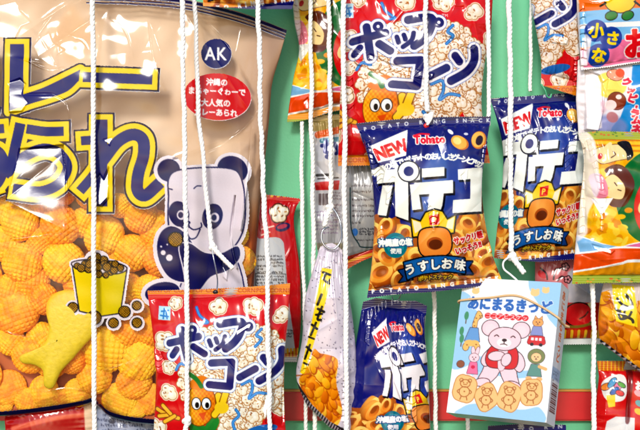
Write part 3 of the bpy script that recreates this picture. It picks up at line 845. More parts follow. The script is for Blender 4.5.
def art_redback():
    a = Art(240, 185, 320, 365, (218, 22, 32))
    rs = np.random.RandomState(12)
    for k in range(26): a.put(a.line([(238 + k * 3.2, 203), (243 + k * 3.2, 185)]), [(236, 186, 40), (196, 40, 26)][k % 2], 1.3)
    a.put(a.poly([(230, 197.3), (330, 197.3), (330, 370), (230, 370)]), (218, 22, 32), 0)
    popcorn(a, 279, 214, 9, rs, (60, 20, 24)); a.put(a.ell(283, 227, 7, 3.8, -15), (56, 34, 100), .4); a.put(a.ell(282.5, 226.4, 5.2, 2.2, -15), (206, 60, 90), 0)
    for p in ([(262, 229), (274, 226)], [(262, 235), (270, 232)]): a.put(a.line(p), (250, 210, 190), .8)
    lab = a.poly(sm([(245, 240), (260, 238.5), (276, 237), (283, 241), (285, 252), (289, 300), (294, 340), (290, 352), (245, 352)], 4, True), 4); a.put(lab, (206, 205, 208), 0, 'label_panel')
    a.text('8', 252, 266, 9, [(BLACK, .3)], part='label_panel')
    fine_print(a, 258, 256, 284, 272, rs, 3.2); fine_print(a, 257, 276, 284, 286, rs, 3.2)
    a.put(a.line([(256, 273), (286, 273.6), (287, 288), (256, 288), (256, 273)]), (90, 88, 90), .35)
    fine_print(a, 284, 330, 293, 338, rs, 3); 
    for k in range(24): a.put(a.line([(240 + k * 3.4, 349), (240 + k * 3.4, 357)]), (240, 176, 40), 1.2)
    a.put(a.poly([(230, 357), (330, 357), (330, 370), (230, 370)]), (226, 224, 228), 0)
    return a


def art_whitebag():
    a = Art(295, 110, 375, 275, (214, 214, 220))
    rs = np.random.RandomState(5)
    a.put(a.poly([(290, 105), (380, 105), (380, 128), (290, 133)]), (190, 170, 110), 0); a.put(a.line([(318, 135), (340, 130)]), (236, 120, 50), 3.4); a.put(a.line([(322, 141), (344, 139)]), (70, 140, 160), 2.4)
    for p, w in (([(322, 146), (331, 144)], 2), ([(326, 141), (325, 152), (330, 154)], 1.8), ([(334, 144), (338, 150)], 2.2), ([(327, 157), (330, 158)], 2.2), ([(336, 154), (341, 150)], 1.8)):
        a.put(a.line(p), (30, 44, 130), w, 'title_lettering')
    a.put(a.line([(317, 175.5), (331, 175)]), (70, 64, 66), 1.4); a.put(a.line([(318, 179), (338, 178)]), (90, 84, 84), .7)
    a.put(a.poly([(315, 183), (339, 181), (338, 189.5), (316, 190)]), (206, 28, 36), .4, 'band_print')
    for k in range(9): a.put(a.line([(319 + k * 1.15, 194), (319 + k * 1.15, 205)]), (84, 62, 66), [.3, .5, .2][k % 3], 'barcode')
    fine_print(a, 333, 193, 341, 222, rs, 3, 2.2, (150, 130, 140)); fine_print(a, 312, 212, 336, 216, rs, 3.4, 2.2, (150, 130, 160)); fine_print(a, 314, 222, 338, 234, rs, 3.6, 2, (170, 150, 180))
    a.put(a.poly([(310, 243), (345, 243), (345, 250), (310, 250)]), (176, 160, 120), 0, a=.6, soft=4)
    return a


def art_greyback():
    a = Art(330, 150, 400, 290, (176, 175, 176))
    rs = np.random.RandomState(6)
    a.put(a.poly([(330, 150), (352, 168), (348, 200), (345, 290), (330, 290)]), (196, 194, 196), 0, soft=6)
    for y in (186, 192, 200, 206, 211, 216): fine_print(a, 352, y, 376, y + 1, rs, 3, 2.6, (80, 66, 70), gap=.1)
    fine_print(a, 352, 223, 360, 224, rs)
    a.put(a.ell(354.6, 232, 3, 3.8), (60, 130, 206), 0, 'emblem'); fine_print(a, 359, 229, 376, 236, rs, 2.6, 2.6, (50, 50, 60), gap=.02); fine_print(a, 356, 240, 376, 241, rs, 3, 1.8, (96, 90, 96))
    a.put(a.line(sm([(350, 188), (351, 228), (358, 243), (362, 247), (378, 247)], 5)), (40, 74, 80), .6)
    a.put(a.poly([(330, 263), (345, 257), (362, 252), (380, 247.5), (400, 243), (400, 300), (330, 300)]), (218, 52, 30), 0); a.put(a.line([(330, 268.5), (345, 262.5), (362, 257), (380, 252), (400, 247)]), (240, 176, 40), 1.5)
    a.put(a.poly([(330, 271), (345, 265.3), (362, 259.3), (380, 254.3), (400, 250), (400, 300), (330, 300)]), (222, 100, 30), 0)
    return a


def chips(a, poly, rs, n, part='snack_picture', bb=(0, 0, 1, 1), base=(238, 158, 20), sz=(8, 4)):
    hp = a.poly(poly, 4); a.put(hp, base, 0, part); k0 = a.names.index(part)
    x0, y0, x1, y1 = bb
    sl, X, Y, d = hp
    keep = a.rgb.copy(); 
    for k in range(n):
        x, y = rs.uniform(x0, x1), rs.uniform(y0, y1); c = np.array([(250, 190, 38), (240, 158, 20), (253, 208, 74), (222, 128, 14), (246, 172, 30)][rs.randint(5)], float)
        r = rs.uniform(.6, 1) * sz[0]; t = rs.uniform(40, 140)
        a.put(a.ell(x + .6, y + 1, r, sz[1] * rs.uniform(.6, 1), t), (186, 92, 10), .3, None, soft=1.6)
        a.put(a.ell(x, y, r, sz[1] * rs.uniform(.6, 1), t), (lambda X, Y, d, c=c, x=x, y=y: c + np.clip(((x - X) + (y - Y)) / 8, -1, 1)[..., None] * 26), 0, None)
    m = np.zeros(a.id.shape, bool); m[sl] = d < 0
    a.rgb = np.where(m[..., None], a.rgb, keep)
    a.id = np.where(m, k0, a.id)


def art_speckle():
    a = Art(285, 235, 375, 445, (226, 224, 232))
    rs = np.random.RandomState(8)
    for k in range(560):
        x, y = rs.uniform(287, 372), rs.uniform(255, 432); a.put(a.ell(x, y, rs.uniform(.35, .85), rs.uniform(.25, .6), rs.uniform(0, 180), 2), [(120, 120, 140), (80, 78, 96), (160, 150, 176)][rs.randint(3)], 0)
    chips(a, sm([(310, 360), (314, 348), (320, 352), (326, 353), (335, 356), (338, 362), (336, 380), (340, 398), (342, 412), (336, 426), (322, 420), (308, 400), (299, 382), (303, 372)], 4, True), rs, 90, bb=(298, 346, 344, 428))
    lb = a.poly([(322, 267.5), (332, 269), (330, 283), (321, 318), (311, 352), (304, 374), (300, 372), (309, 335), (316, 300)], 4); a.put(lb, (250, 226, 24), 0, 'price_label')
    for p, w in (([(323, 272), (330, 274.5)], 1.2), ([(326, 273), (324, 279), (329, 283)], 1.2), ([(330, 279), (328.5, 281.5)], 1), ([(321.5, 294), (317.5, 304)], 1.3), ([(318, 308), (324, 311)], 1.3), ([(322, 306), (317.5, 318), (321, 319)], 1.2), ([(316, 314), (322, 313)], 1.1),
                 ([(312, 324), (317, 328)], 1.2), ([(316, 322), (311, 334)], 1.2), ([(309, 336), (314, 338)], 1), ([(307, 346), (311, 350)], 1.2), ([(310, 344), (305, 358)], 1.1), ([(304, 362), (308, 364)], 1)):
        a.put(a.line(sm(p, 3)), BLACK, w, 'price_label')
    a.put(a.poly([(292, 374), (300, 386), (312, 404), (330, 421), (352, 432), (352, 446), (320, 446), (290, 405)]), (56, 50, 58), 0, 'pattern_band')
    for k in range(22):
        t = k / 21; x = 298 + 48 * t; y = 389 + 46 * t ** .85
        a.put(a.line([(x - 1.5, y + 6), (x + 1.2, y)]), (206, 196, 204), .55, 'pattern_band')
    a.put(a.line([(294, 376), (312, 372)]), (206, 120, 40), .7)
    return a


def art_mochi():
    a = Art(585, 270, 720, 400, (224, 210, 200))
    rs = np.random.RandomState(18)
    chips(a, [(590, 296), (608, 290), (612, 306), (630, 312), (634, 300), (720, 290), (720, 400), (590, 400)], rs, 150, bb=(596, 288, 720, 396), sz=(13, 6), base=(230, 150, 24))
    lb = a.poly([(611, 284), (632, 286), (634, 326), (613, 320)], 4); a.put(lb, (250, 226, 30), 0, 'price_label')
    for p, w in ((sm([(615.5, 298), (619, 303), (625, 306), (629, 305), (628, 300), (624.5, 296)], 5), 1.2), ([(624, 294), (626, 296)], 1.0), (sm([(613.5, 308), (620, 314), (628, 318), (629.5, 321)], 4), 1.3), (sm([(619, 307), (616, 313), (618, 318), (625, 316), (628, 311)], 5), 1.1), ([(622, 309), (620, 317)], 1.0)):
        a.put(a.line(p), BLACK, w, 'price_label')
    # dark patterned seal along the foot
    a.put(a.poly([(585, 330), (600, 339), (640, 369), (720, 420), (585, 420)]), (30, 26, 32), 0, 'pattern_band')
    for k in range(26):
        x = 596 + k * 5; y = 341 + (x - 600) * .74
        a.put(a.line([(x, y + 2), (x + 3.4, y + 1.2), (x + 2.6, y + 6)]), (224, 214, 220), .8, 'pattern_band')
        a.put(a.line([(x + 1, y + 8), (x + 4, y + 7.4)]), (170, 150, 160), .7, 'pattern_band')
    return a


def art_redpack():
    a = Art(580, 350, 720, 470, (220, 28, 32))
    rs = np.random.RandomState(28)
    for k in range(60): a.put(a.line([(585 + k * 1.9, 352), (584.6 + k * 1.9, 370)]), [(238, 190, 40), (214, 130, 24)][k % 2], .8)
    a.put(a.poly([(580, 370.5), (720, 372), (720, 470), (580, 470)]), (220, 28, 32), 0)
    blob = a.poly(sm([(602, 384), (610, 377), (622, 376), (624, 388), (620, 398), (606, 398)], 5, True)); a.put(blob, (240, 236, 240), 1.4, 'picture_print')
    for x, y, r, rr, t, c in ((605, 386, 5, 3, -30, (240, 150, 60)), (611, 382, 6, 2.6, -50, (90, 170, 220)), (616, 386, 5.5, 3, -60, (240, 140, 180)), (613, 390, 5, 2.4, -40, (60, 120, 200)), (620, 384, 4, 2, 30, (110, 180, 80)), (618, 392, 4, 2.5, 20, (230, 80, 90))):
        e = a.ell(x, y, r, rr, t); a.put(e, (60, 40, 60), .5, 'picture_print'); a.put(e, c, 0, 'picture_print')
    a.put(a.poly([(605, 395), (613, 394), (613, 405), (607, 406)]), (250, 214, 40), .3, 'picture_print'); a.put(a.poly([(605, 420), (614, 415), (632, 416), (630, 470), (596, 470)]), (232, 230, 236), 0)
    a.put(a.poly(sm([(626, 368), (632, 372), (629, 400), (627, 420), (623, 420), (625, 396)], 4, True)), (96, 16, 22), 0, a=.6, soft=2)  # shade of the upright fold, painted into the red
    for x, y, c in ((636, 392, (240, 180, 190)), (637, 402, (120, 180, 190)), (636, 410, (240, 200, 60))): a.put(a.ell(x, y, 4.4, 3, 30), c, 0, 'picture_print')
    a.text('お', 633, 388, 9, [(WHITE, .6)])
    return a


def art_pink():
    a = Art(525, 235, 640, 360, (226, 90, 92))
    a.put(a.poly([(525, 235), (640, 235), (640, 300), (525, 300)]), (222, 120, 126), 0)
    a.put(a.poly([(566, 272), (580, 262), (610, 268), (610, 306), (566, 306)]), (206, 196, 206), 0, soft=6); a.put(a.ell(582, 288, 10, 7), (176, 170, 182), 0, a=.7, soft=8)
    a.put(a.ell(542, 274, 4.4, 3.4, 30), (226, 40, 44), .4)
    for p in (sm([(552, 279), (554, 270), (559, 268), (563, 267)], 4), sm([(540, 268), (545, 273), (546, 279)], 4), sm([(556, 280), (560, 276), (565, 278)], 4)): a.put(a.line(p), (60, 24, 34), .8)
    for x, y in ((564, 266.5), (566, 279)):
        for t in range(5): e = a.ell(x + 2.2 * cos(t * 1.257), y + 2.2 * sin(t * 1.257), 1.5); a.put(e, (60, 24, 34), .7)
        for t in range(5): a.put(a.ell(x + 2.2 * cos(t * 1.257), y + 2.2 * sin(t * 1.257), 1.2), (226, 150, 156), 0)
    a.put(a.poly([(525, 302), (640, 302), (640, 350), (525, 350)]), (206, 22, 28), 0)
    e = a.ell(577, 314, 14, 11.5); a.put(e, BLACK, 1.2, 'fruit_print'); a.put(e, (226, 34, 40), 0, 'fruit_print'); a.put(a.line(sm([(578, 318), (583, 315), (586, 311)], 4)), (80, 10, 16), .7, 'fruit_print')
    a.put(a.poly([(586, 303), (592, 301), (590, 310)]), (246, 226, 160), .4, 'fruit_print'); a.put(a.line(sm([(562, 326), (577, 326), (592, 322)], 5)), (150, 120, 40), 1.4, 'fruit_print')
    a.put(a.line([(525, 331), (640, 329)]), (214, 40, 24), 2)
    for k in range(34): a.put(a.line([(530 + k * 3.4, 330.5), (530 + k * 3.4, 338)]), [(250, 200, 50), (224, 80, 24)][k % 2], 1.5)
    a.put(a.poly([(525, 339), (640, 337.5), (640, 360), (525, 360)]), (238, 236, 238), 0)
    return a


def art_blur_red():
    a = Art(-10, 395, 110, 470, (196, 40, 34))
    a.put(a.poly([(-10, 410), (30, 416), (76, 412), (110, 420), (110, 470), (-10, 470)]), (186, 30, 32), 0); a.put(a.line(sm([(14, 428), (50, 418), (84, 414)], 5)), (230, 120, 90), 2.5, soft=6)
    a.put(a.poly([(84, 400), (96, 400), (96, 430), (86, 430)]), (236, 214, 180), 0, soft=3)
    return a


def art_blue_text():
    a = Art(80, 395, 180, 475, (172, 182, 200))
    rs = np.random.RandomState(2)
    for y in range(414, 470, 5): fine_print(a, 98, y, 160, y + 1, rs, 4, 4, (60, 66, 96), gap=.25)
    a.text('の', 110, 422, 6, [((30, 34, 70), .3)]); a.text('おいしい', 112, 421.5, 5.6, [((30, 34, 70), .2)])
    return a


def art_box():
    """front of the biscuit box, 96 x 140 mm, origin at its top left"""
    a = Art(-1, -1, 97, 141, (246, 247, 252))
    LB = (170, 212, 243)
    a.put(a.poly(sm([(-4, 22), (8, 18), (14, 30), (20, 40), (14, 58), (20, 76), (14, 92), (-4, 90)], 5, True)), LB, 0, soft=2)
    a.put(a.poly(sm([(64, -4), (66, 8), (74, 20), (84, 32), (90, 40), (100, 44), (100, -4)], 5)), LB, 0, soft=2)
    a.put(a.poly(sm([(20, 86), (34, 80), (46, 92), (60, 92), (76, 90), (80, 84), (86, 88), (80, 96), (60, 100), (40, 98), (26, 96)], 5, True)), LB, 0, soft=2)
    a.put(a.poly(sm([(14, 134), (30, 128), (70, 130), (88, 126), (90, 142), (14, 142)], 5, True)), LB, 0, soft=2); a.put(a.ell(30, 92, 14, 12), LB, 0, a=.7, soft=3)
    # title
    a.text('あにまるきっど', 48.5, 31.5, 14.2, [((255, 255, 255), 1.2), ((58, 120, 196), .75)], center=True, sx=.83, part='title_lettering')
    for k in range(7):
        x = 29 + k * 6.1; a.put(a.ell(x, 38.5, 3.1), (222, 34, 46), 0, 'badge_print')
    a.text('ココアビスケット'[:7], 47.2, 40.2, 5, [((255, 236, 236), .1)], center=True, sx=1.2, part='badge_print')
    # trees
    for x, y in ((8, 40), (5, 56), (6, 64)):
        a.put(a.line([(x, y), (x, y + 8)]), (120, 90, 60), .5); a.put(a.ell(x, y, 2.2, 4.4), (86, 160, 120), 0)
    PK, BR, TAN = (247, 216, 225), (70, 44, 50), (240, 198, 120)
    B = 'bear_print'

    def o(sh, c, w=.7, part=B): a.put(sh, BR, w, part); a.put(sh, c, 0, part)
    # big pink bear in a red vest
    for x in (33, 63): o(a.ell(x, 51, 8.2, 8), PK); a.put(a.ell(x, 51.6, 5, 5), (252, 222, 228), 0, B)
    o(a.poly(sm([(36, 84), (30, 96), (27, 106), (36, 108), (44, 100), (47, 94), (50, 100), (56, 108), (66, 107), (64, 98), (58, 84)], 5, True)), PK)
    for x, y, r in ((31, 106.5, -10), (61, 107, 10)): o(a.ell(x, y, 7.4, 3.8, r), PK)
    o(a.poly(sm([(57, 72), (66, 76), (70, 86), (66, 93), (60, 88)], 5, True)), PK); o(a.poly(sm([(37, 71), (30, 78), (28, 86), (33, 90), (40, 82)], 5, True)), PK)
    o(a.poly(sm([(36, 70), (48, 67), (60, 70), (63, 82), (60, 90), (48, 91), (36, 90), (32, 82)], 5, True)), (218, 40, 46))
    o(a.poly(sm([(44, 69), (52, 69), (51, 91), (45, 91)], 4, True)), PK, .3)
    o(a.ell(48, 61, 15.5, 11.5), PK); a.put(a.ell(48, 65, 7, 4.6), (253, 240, 242), 0, B)
    for s_ in (-1, 1):
        a.put(a.line(sm([(48 + s_ * 10, 59), (48 + s_ * 8, 57.6), (48 + s_ * 6, 59)], 4)), BR, .5, B)
    a.put(a.ell(48, 62.4, 2.4, 1.6), BR, 0, B); a.put(a.line([(48, 63), (48, 66.4)]), BR, .4, B); a.put(a.line(sm([(44.6, 67), (48, 66.2), (51, 67.2)], 4)), BR, .4, B)
    o(a.ell(42, 79, 8, 4.6, -10), PK, .6); o(a.ell(52, 82, 4.4, 6.4, 14), PK, .6)
    A2 = 'animal_print'
    # giraffe in a blue dress
    o(a.poly(sm([(15, 50), (18, 36), (21, 35), (24, 40), (20, 44), (19, 52)], 4, True)), TAN, .4, A2); o(a.poly([(13, 52), (21, 52), (24, 66), (9, 66)]), (120, 170, 220), .4, A2)
    for x in (11, 22): o(a.ell(x, 72, 3, 4), TAN, .4, A2)
    a.put(a.ell(14, 68, 5, 3.4), TAN, 0, A2); a.put(a.ell(19, 68, 5, 3.4), TAN, 0, A2)
    A2 = 'animal_print#2'
    # pink rabbit
    o(a.ell(19, 76, 1.8, 5, -10), PK, .3, A2); o(a.ell(23, 76, 1.8, 5, 10), PK, .3, A2); o(a.ell(20.5, 82.5, 5, 4.4), PK, .3, A2)
    o(a.poly([(17, 87), (24, 87), (26, 99), (15, 99)]), (240, 130, 170), .3, A2); a.put(a.ell(20.5, 92, 2, 1.8), (214, 40, 90), 0, A2)
    for x in (17, 24): a.put(a.ell(x, 101, 2.4, 1.6), PK, 0, A2)
    # chestnut
    o(a.ell(8, 90, 3.8, 3.6), (158, 100, 70), .3, A2)
    A2 = 'animal_print#3'
    # cat and bus
    o(a.ell(78, 42, 5, 4.2), (236, 178, 110), .3, A2); o(a.poly([(74, 38.5), (75, 35), (77.5, 38)]), (236, 178, 110), .2, A2); o(a.poly([(79, 38), (81.6, 35), (82, 39)]), (236, 178, 110), .2, A2)
    o(a.poly([(74, 46), (82, 46), (84, 55), (72, 55)]), (150, 160, 210), .3, A2)
    o(a.poly(sm([(72, 56), (84, 55.5), (86, 58), (86, 64), (71, 64.4), (71, 58)], 3, True)), (214, 50, 56), .3, A2)
    for x in (74.5, 78.3, 82): a.put(a.poly([(x - 1.3, 57.4), (x + 1.3, 57.4), (x + 1.3, 60.2), (x - 1.3, 60.2)]), (250, 240, 240), 0, A2)
    A2 = 'animal_print#4'
    # lion
    o(a.ell(80, 76, 8, 7.4), (140, 150, 100), .3, A2); o(a.ell(80, 77, 4.8, 4.4), (246, 210, 160), .2, A2); o(a.poly([(76, 84), (84, 84), (87, 96), (73, 96)]), (110, 160, 150), .3, A2)
    for x in (75, 85): a.put(a.ell(x, 98.4, 3, 2), (240, 190, 130), 0, A2)
    a.put(a.line([(84, 86), (90, 88)]), (240, 190, 130), 1.6, A2)
    for x, y, s_ in ((22, 39.5, .5), (20.5, 82.5, .8), (78, 42, .8), (80, 77, .8)):
        for q in (-1, 1): a.put(a.ell(x + q * 1.9 * s_, y - .4, .55), BR, 0)
        a.put(a.ell(x, y + 1, .6, .45), BR, 0); a.put(a.line([(x - .9, y + 2.2), (x + .9, y + 2.2)]), BR, .22)
    for x, y in ((16, 46), (18, 42), (17, 50), (12, 70), (21, 69)): a.put(a.ell(x, y, .9, .7), (170, 110, 50), 0)
    for x in (74.5, 83): a.put(a.ell(x, 64.4, 1.7), (60, 40, 50), 0)
    # four biscuits along the foot
    K = 'biscuit_print'
    bs = [(15, 114.5, 11.5, 14), (37, 121, 10.5, 13.5), (58.5, 118.5, 11, 14.5), (79, 112, 10.5, 13.5)]
    shp = []; KN = ['biscuit_print#%d' % i for i in range(4)]
    for x, y, w, h_ in bs:
        p = []
        for t in np.linspace(0, 2 * pi, 17)[:-1]:
            k = 1 + .07 * cos(t * 4 + x); p.append((x + w * k * cos(t), y + h_ * k * sin(t)))
        shp.append(a.poly(sm(p, 4, True)))
    for s_, kn in zip(shp, KN): a.put(s_, (206, 150, 84), .9)
    for s_, kn in zip(shp, KN): a.put(s_, (240, 202, 142), 0, kn)
    bc = (184, 118, 58)
    for (x, y, w, h_), K in zip(bs, KN):
        for e in (a.ell(x, y - h_ * .38, w * .42, h_ * .28), a.ell(x, y + h_ * .22, w * .44, h_ * .36)): a.put((e[0], e[1], e[2], np.abs(e[3])), bc, .45, K)
        for s_ in (-1, 1):
            e = a.ell(x + s_ * w * .36, y - h_ * .6, w * .15, h_ * .12); a.put((e[0], e[1], e[2], np.abs(e[3])), bc, .4, K)
            a.put(a.ell(x + s_ * w * .16, y - h_ * .42, .7), bc, 0, K); a.put(a.line(sm([(x + s_ * w * .4, y + h_ * .05), (x + s_ * w * .62, y + h_ * .2), (x + s_ * w * .5, y + h_ * .34)], 3)), bc, .45, K); a.put(a.line([(x + s_ * w * .22, y + h_ * .56), (x + s_ * w * .3, y + h_ * .8)]), bc, .5, K)
        a.put(a.line([(x - 1.6, y - h_ * .3), (x + 1.6, y - h_ * .3)]), bc, .4, K); a.put(a.ell(x, y + h_ * .2, .8), bc, 0, K)
    for x, y, r in ((72, 12, 4.2), (14, 14, 3.6), (82, 9, 3.4)):
        a.put(a.ell(x, y, r, r * .8), (242, 210, 154), .2, K); a.put(a.ell(x - r * .6, y - r * .7, r * .35), (242, 210, 154), .2, K); a.put(a.ell(x + r * .6, y - r * .7, r * .35), (242, 210, 154), .2, K)
    return a


def art_box_side():
    a = Art(-1, -1, 27, 141, (226, 232, 240))
    rs = np.random.RandomState(31)
    a.text('あにまるきっど', 12, 14, 10.5, [((226, 120, 60), .4)], vertical=True); fine_print(a, 4, 88, 20, 98, rs, 3)
    for k in range(14):
        y = 100 + k * 2.1; a.put(a.line([(5, y), (21, y)]), (90, 40, 46), [.5, .9, .35, .7][k % 4], 'barcode')
    a.put(a.poly([(-1, 84), (28, 84), (28, 96), (-1, 96)]), (110, 160, 214), 0, a=.5, soft=3)
    return a
# ================================================================== building the scene
def tube(path, rad, sides=10, closed=False, caps=True):
    """path: (n,3) mm array; rad scalar or array; returns verts, quads, tris"""
    P = np.array(path, float); n = len(P)
    T = np.gradient(P, axis=0) if not closed else (np.roll(P, -1, 0) - np.roll(P, 1, 0))
    T /= np.linalg.norm(T, axis=1)[:, None] + 1e-12
    up = np.array([0, 1, 0.0]) if abs(T[0][1]) < .9 else np.array([1.0, 0, 0])
    N = np.empty_like(P); v = up - T[0] * np.dot(up, T[0]); N[0] = v / np.linalg.norm(v)
    for i in range(1, n):
        v = N[i - 1] - T[i] * np.dot(N[i - 1], T[i]); N[i] = v / (np.linalg.norm(v) + 1e-12)
    B = np.cross(T, N)
    r = np.broadcast_to(np.asarray(rad, float), (n,))
    a = np.linspace(0, 2 * pi, sides, endpoint=False)
    co = P[:, None] + r[:, None, None] * (N[:, None] * np.cos(a)[None, :, None] + B[:, None] * np.sin(a)[None, :, None])
    co = co.reshape(-1, 3)
    i = np.arange(n if closed else n - 1)[:, None]; j = np.arange(sides)[None]
    i2 = (i + 1) % n; j2 = (j + 1) % sides
    q = np.stack([i * sides + j, i * sides + j2, i2 * sides + j2, i2 * sides + j], -1).reshape(-1, 4)
    t = []
    if caps and not closed:
        c0 = len(co); co = np.vstack([co, P[0], P[-1]])
        for k in range(sides):
            t.append([c0, (k + 1) % sides, k]); t.append([c0 + 1, (n - 1) * sides + k, (n - 1) * sides + (k + 1) % sides])
    return co, q, np.array(t, dtype=int).reshape(-1, 3), (P, T, N, B)


def join(parts):
    co, q, t = [], [], []; o = 0
    for c, qq, tt, *_ in parts:
        co.append(c); q.append(qq + o); t.append(tt + o); o += len(c)
    return np.vstack(co), np.vstack(q), np.vstack(t)


def px3(pts):
    """list of (px, py, d) -> mm world-scaled points"""
    return np.array([[(x - 320) * fac(d), -d, (215 - y) * fac(d)] for x, y, d in pts])


def dense(pts, step=0.8):
    p = np.array(pts, float); d = np.r_[0, np.cumsum(np.linalg.norm(np.diff(p, axis=0), axis=1))]
    t = np.arange(0, d[-1], step)
    return np.stack([np.interp(t, d, p[:, k]) for k in range(3)], -1)


def rope_parts(path, R=1.1, r=1.6, pitch=12.0, seed=0, step=0.9):
    P = dense(path, step); n = len(P)
    rs = np.random.RandomState(seed)
    s = np.arange(n) * step
    for k in range(3):
        P[:, 0] += rs.uniform(.12, .4) * np.sin(s * 2 * pi / rs.uniform(30, 160) + rs.uniform(0, 6)); P[:, 1] += rs.uniform(.1, .3) * np.sin(s * 2 * pi / rs.uniform(40, 120) + rs.uniform(0, 6))
    _, _, _, (P, T, N, B) = tube(P, 1.0, 3)
    out = []
    ph = s * 2 * pi / pitch + 1.1 * np.sin(s / 37 + seed) + .5 * np.sin(s / 15 + seed * 3)
    for k in range(3):
        a = ph + k * 2 * pi / 3
        H = P + R * (N * np.cos(a)[:, None] + B * np.sin(a)[:, None])
        rr = r * (1 + .10 * np.sin(s * .9 + k * 2 + seed) * np.sin(s * .23 + k) + .07 * np.sin(s / 23 + seed * 2) + .05 * np.sin(s / 7.3 + k))
        out.append(tube(H, rr, 8))
    return out


def to_obj(name, parts, mat, root, loc):
    co, q, t = join(parts)
    me = fast_mesh(name, co / 1000.0 - np.array(loc), quads=q, tris=t)
    return mesh_obj(name, me, mat, root)


def knot_parts(c, R=4.2, seed=0, r=1.9):
    t = np.linspace(0, 2 * pi, 90, endpoint=False)
    rs = np.random.RandomState(seed); a = rs.uniform(0, 6)
    x = (np.sin(t) + 2 * np.sin(2 * t)) / 3 * R * .95; z = (np.cos(t) - 2 * np.cos(2 * t)) / 3 * R * 1.15; y = -np.sin(3 * t) * R * .45
    x, z = x * cos(a) - z * sin(a), x * sin(a) + z * cos(a)
    return [tube(np.stack([x, y, z], -1) + c, r, 9, closed=True), tube(np.stack([.62 * x, y * 1.2, .62 * z], -1) + c, r * .95, 8, closed=True)]


def string(label, pts, seed, knot=None, tail=None, scale=1.0):
    P = px3(pts); loc = tuple(P[0] / 1000)
    root = empty('hanging_string', loc, label, 'string', 'white cotton strings hanging in front of the snacks')
    to_obj('cord', rope_parts(P, .92 * scale, 1.55 * scale, 13, seed), CORD, root, loc)
    if knot: to_obj('knot', knot_parts(px3([knot])[0], 3.3 * scale, seed, 1.8 * scale), CORD, root, loc)
    if tail: to_obj('tail', rope_parts(px3(tail), 1.2 * scale, 1.4 * scale, 11, seed + 3), CORD, root, loc)
    return root


# ---------------------------------------------------------------- wall and rail
def build_wall():
    m, nt, b = new_mat('green_paint')
    tc = nt.nodes.new('ShaderNodeTexCoord')
    n = nt.nodes.new('ShaderNodeTexNoise'); n.inputs['Scale'].default_value = 9; n.inputs['Detail'].default_value = 8
    mp = nt.nodes.new('ShaderNodeMapping'); mp.inputs['Scale'].default_value = (1, 1, .35)
    nt.links.new(tc.outputs['Object'], mp.inputs[0]); nt.links.new(mp.outputs[0], n.inputs[0])
    cr = nt.nodes.new('ShaderNodeValToRGB')
    g = lin((108, 204, 154))
    cr.color_ramp.elements[0].position = .3; cr.color_ramp.elements[0].color = (*(g * .8), 1)
    cr.color_ramp.elements[1].position = .72; cr.color_ramp.elements[1].color = (*(g * 1.05), 1)
    nt.links.new(n.outputs['Fac'], cr.inputs[0]); nt.links.new(cr.outputs[0], b.inputs['Base Color'])
    n2 = nt.nodes.new('ShaderNodeTexNoise'); n2.inputs['Scale'].default_value = 420; n2.inputs['Detail'].default_value = 4; nt.links.new(tc.outputs['Object'], n2.inputs[0])
    bp = nt.nodes.new('ShaderNodeBump'); bp.inputs['Strength'].default_value = .25; bp.inputs['Distance'].default_value = .0008
    nt.links.new(n2.outputs['Fac'], bp.inputs['Height']); nt.links.new(bp.outputs[0], b.inputs['Normal'])
    b.inputs['Roughness'].default_value = .55

    def slab(name, x0, x1, z0, z1, y0, y1, mat, bev=0.0012):
        import bmesh
        bm = bmesh.new(); bmesh.ops.create_cube(bm, size=1)
        for v in bm.verts:
            v.co.x = x0 + (v.co.x + .5) * (x1 - x0); v.co.y = y0 + (v.co.y + .5) * (y1 - y0); v.co.z = z0 + (v.co.z + .5) * (z1 - z0)
        bmesh.ops.bevel(bm, geom=bm.edges[:], offset=bev, segments=2, affect='EDGES')
        me = bpy.data.meshes.new(name); bm.to_mesh(me); bm.free(); me.materials.append(mat)
        o = bpy.data.objects.new(name, me); C.objects.link(o); return o
    w = slab('painted_wall', -.62, .62, -.52, .46, .0, .03, m)
    tag(w, 'plain mint green painted board wall behind all the hanging snacks', 'wall')
    f = fac(6)
    rm = plain_mat('red_paint', (206, 26, 32), .42, bump=.15, bscale=60, var=.12)
    zt, zb = (215 - 391.5) * f / 1000, (215 - 420.5) * f / 1000
    r = slab('wooden_rail', -.62, .62, zb, zt, -.009, -.0004, rm, .0016)
    tag(r, 'red painted wooden rail running across the lower green wall', 'rail')
    om = plain_mat('ochre_paint', (206, 140, 50), .45)
    l = slab('edge_strip', -.62, .62, zt + .0003, zt + .0022, -.0095, -.0004, om, .0004)
    l.parent = r
    return w


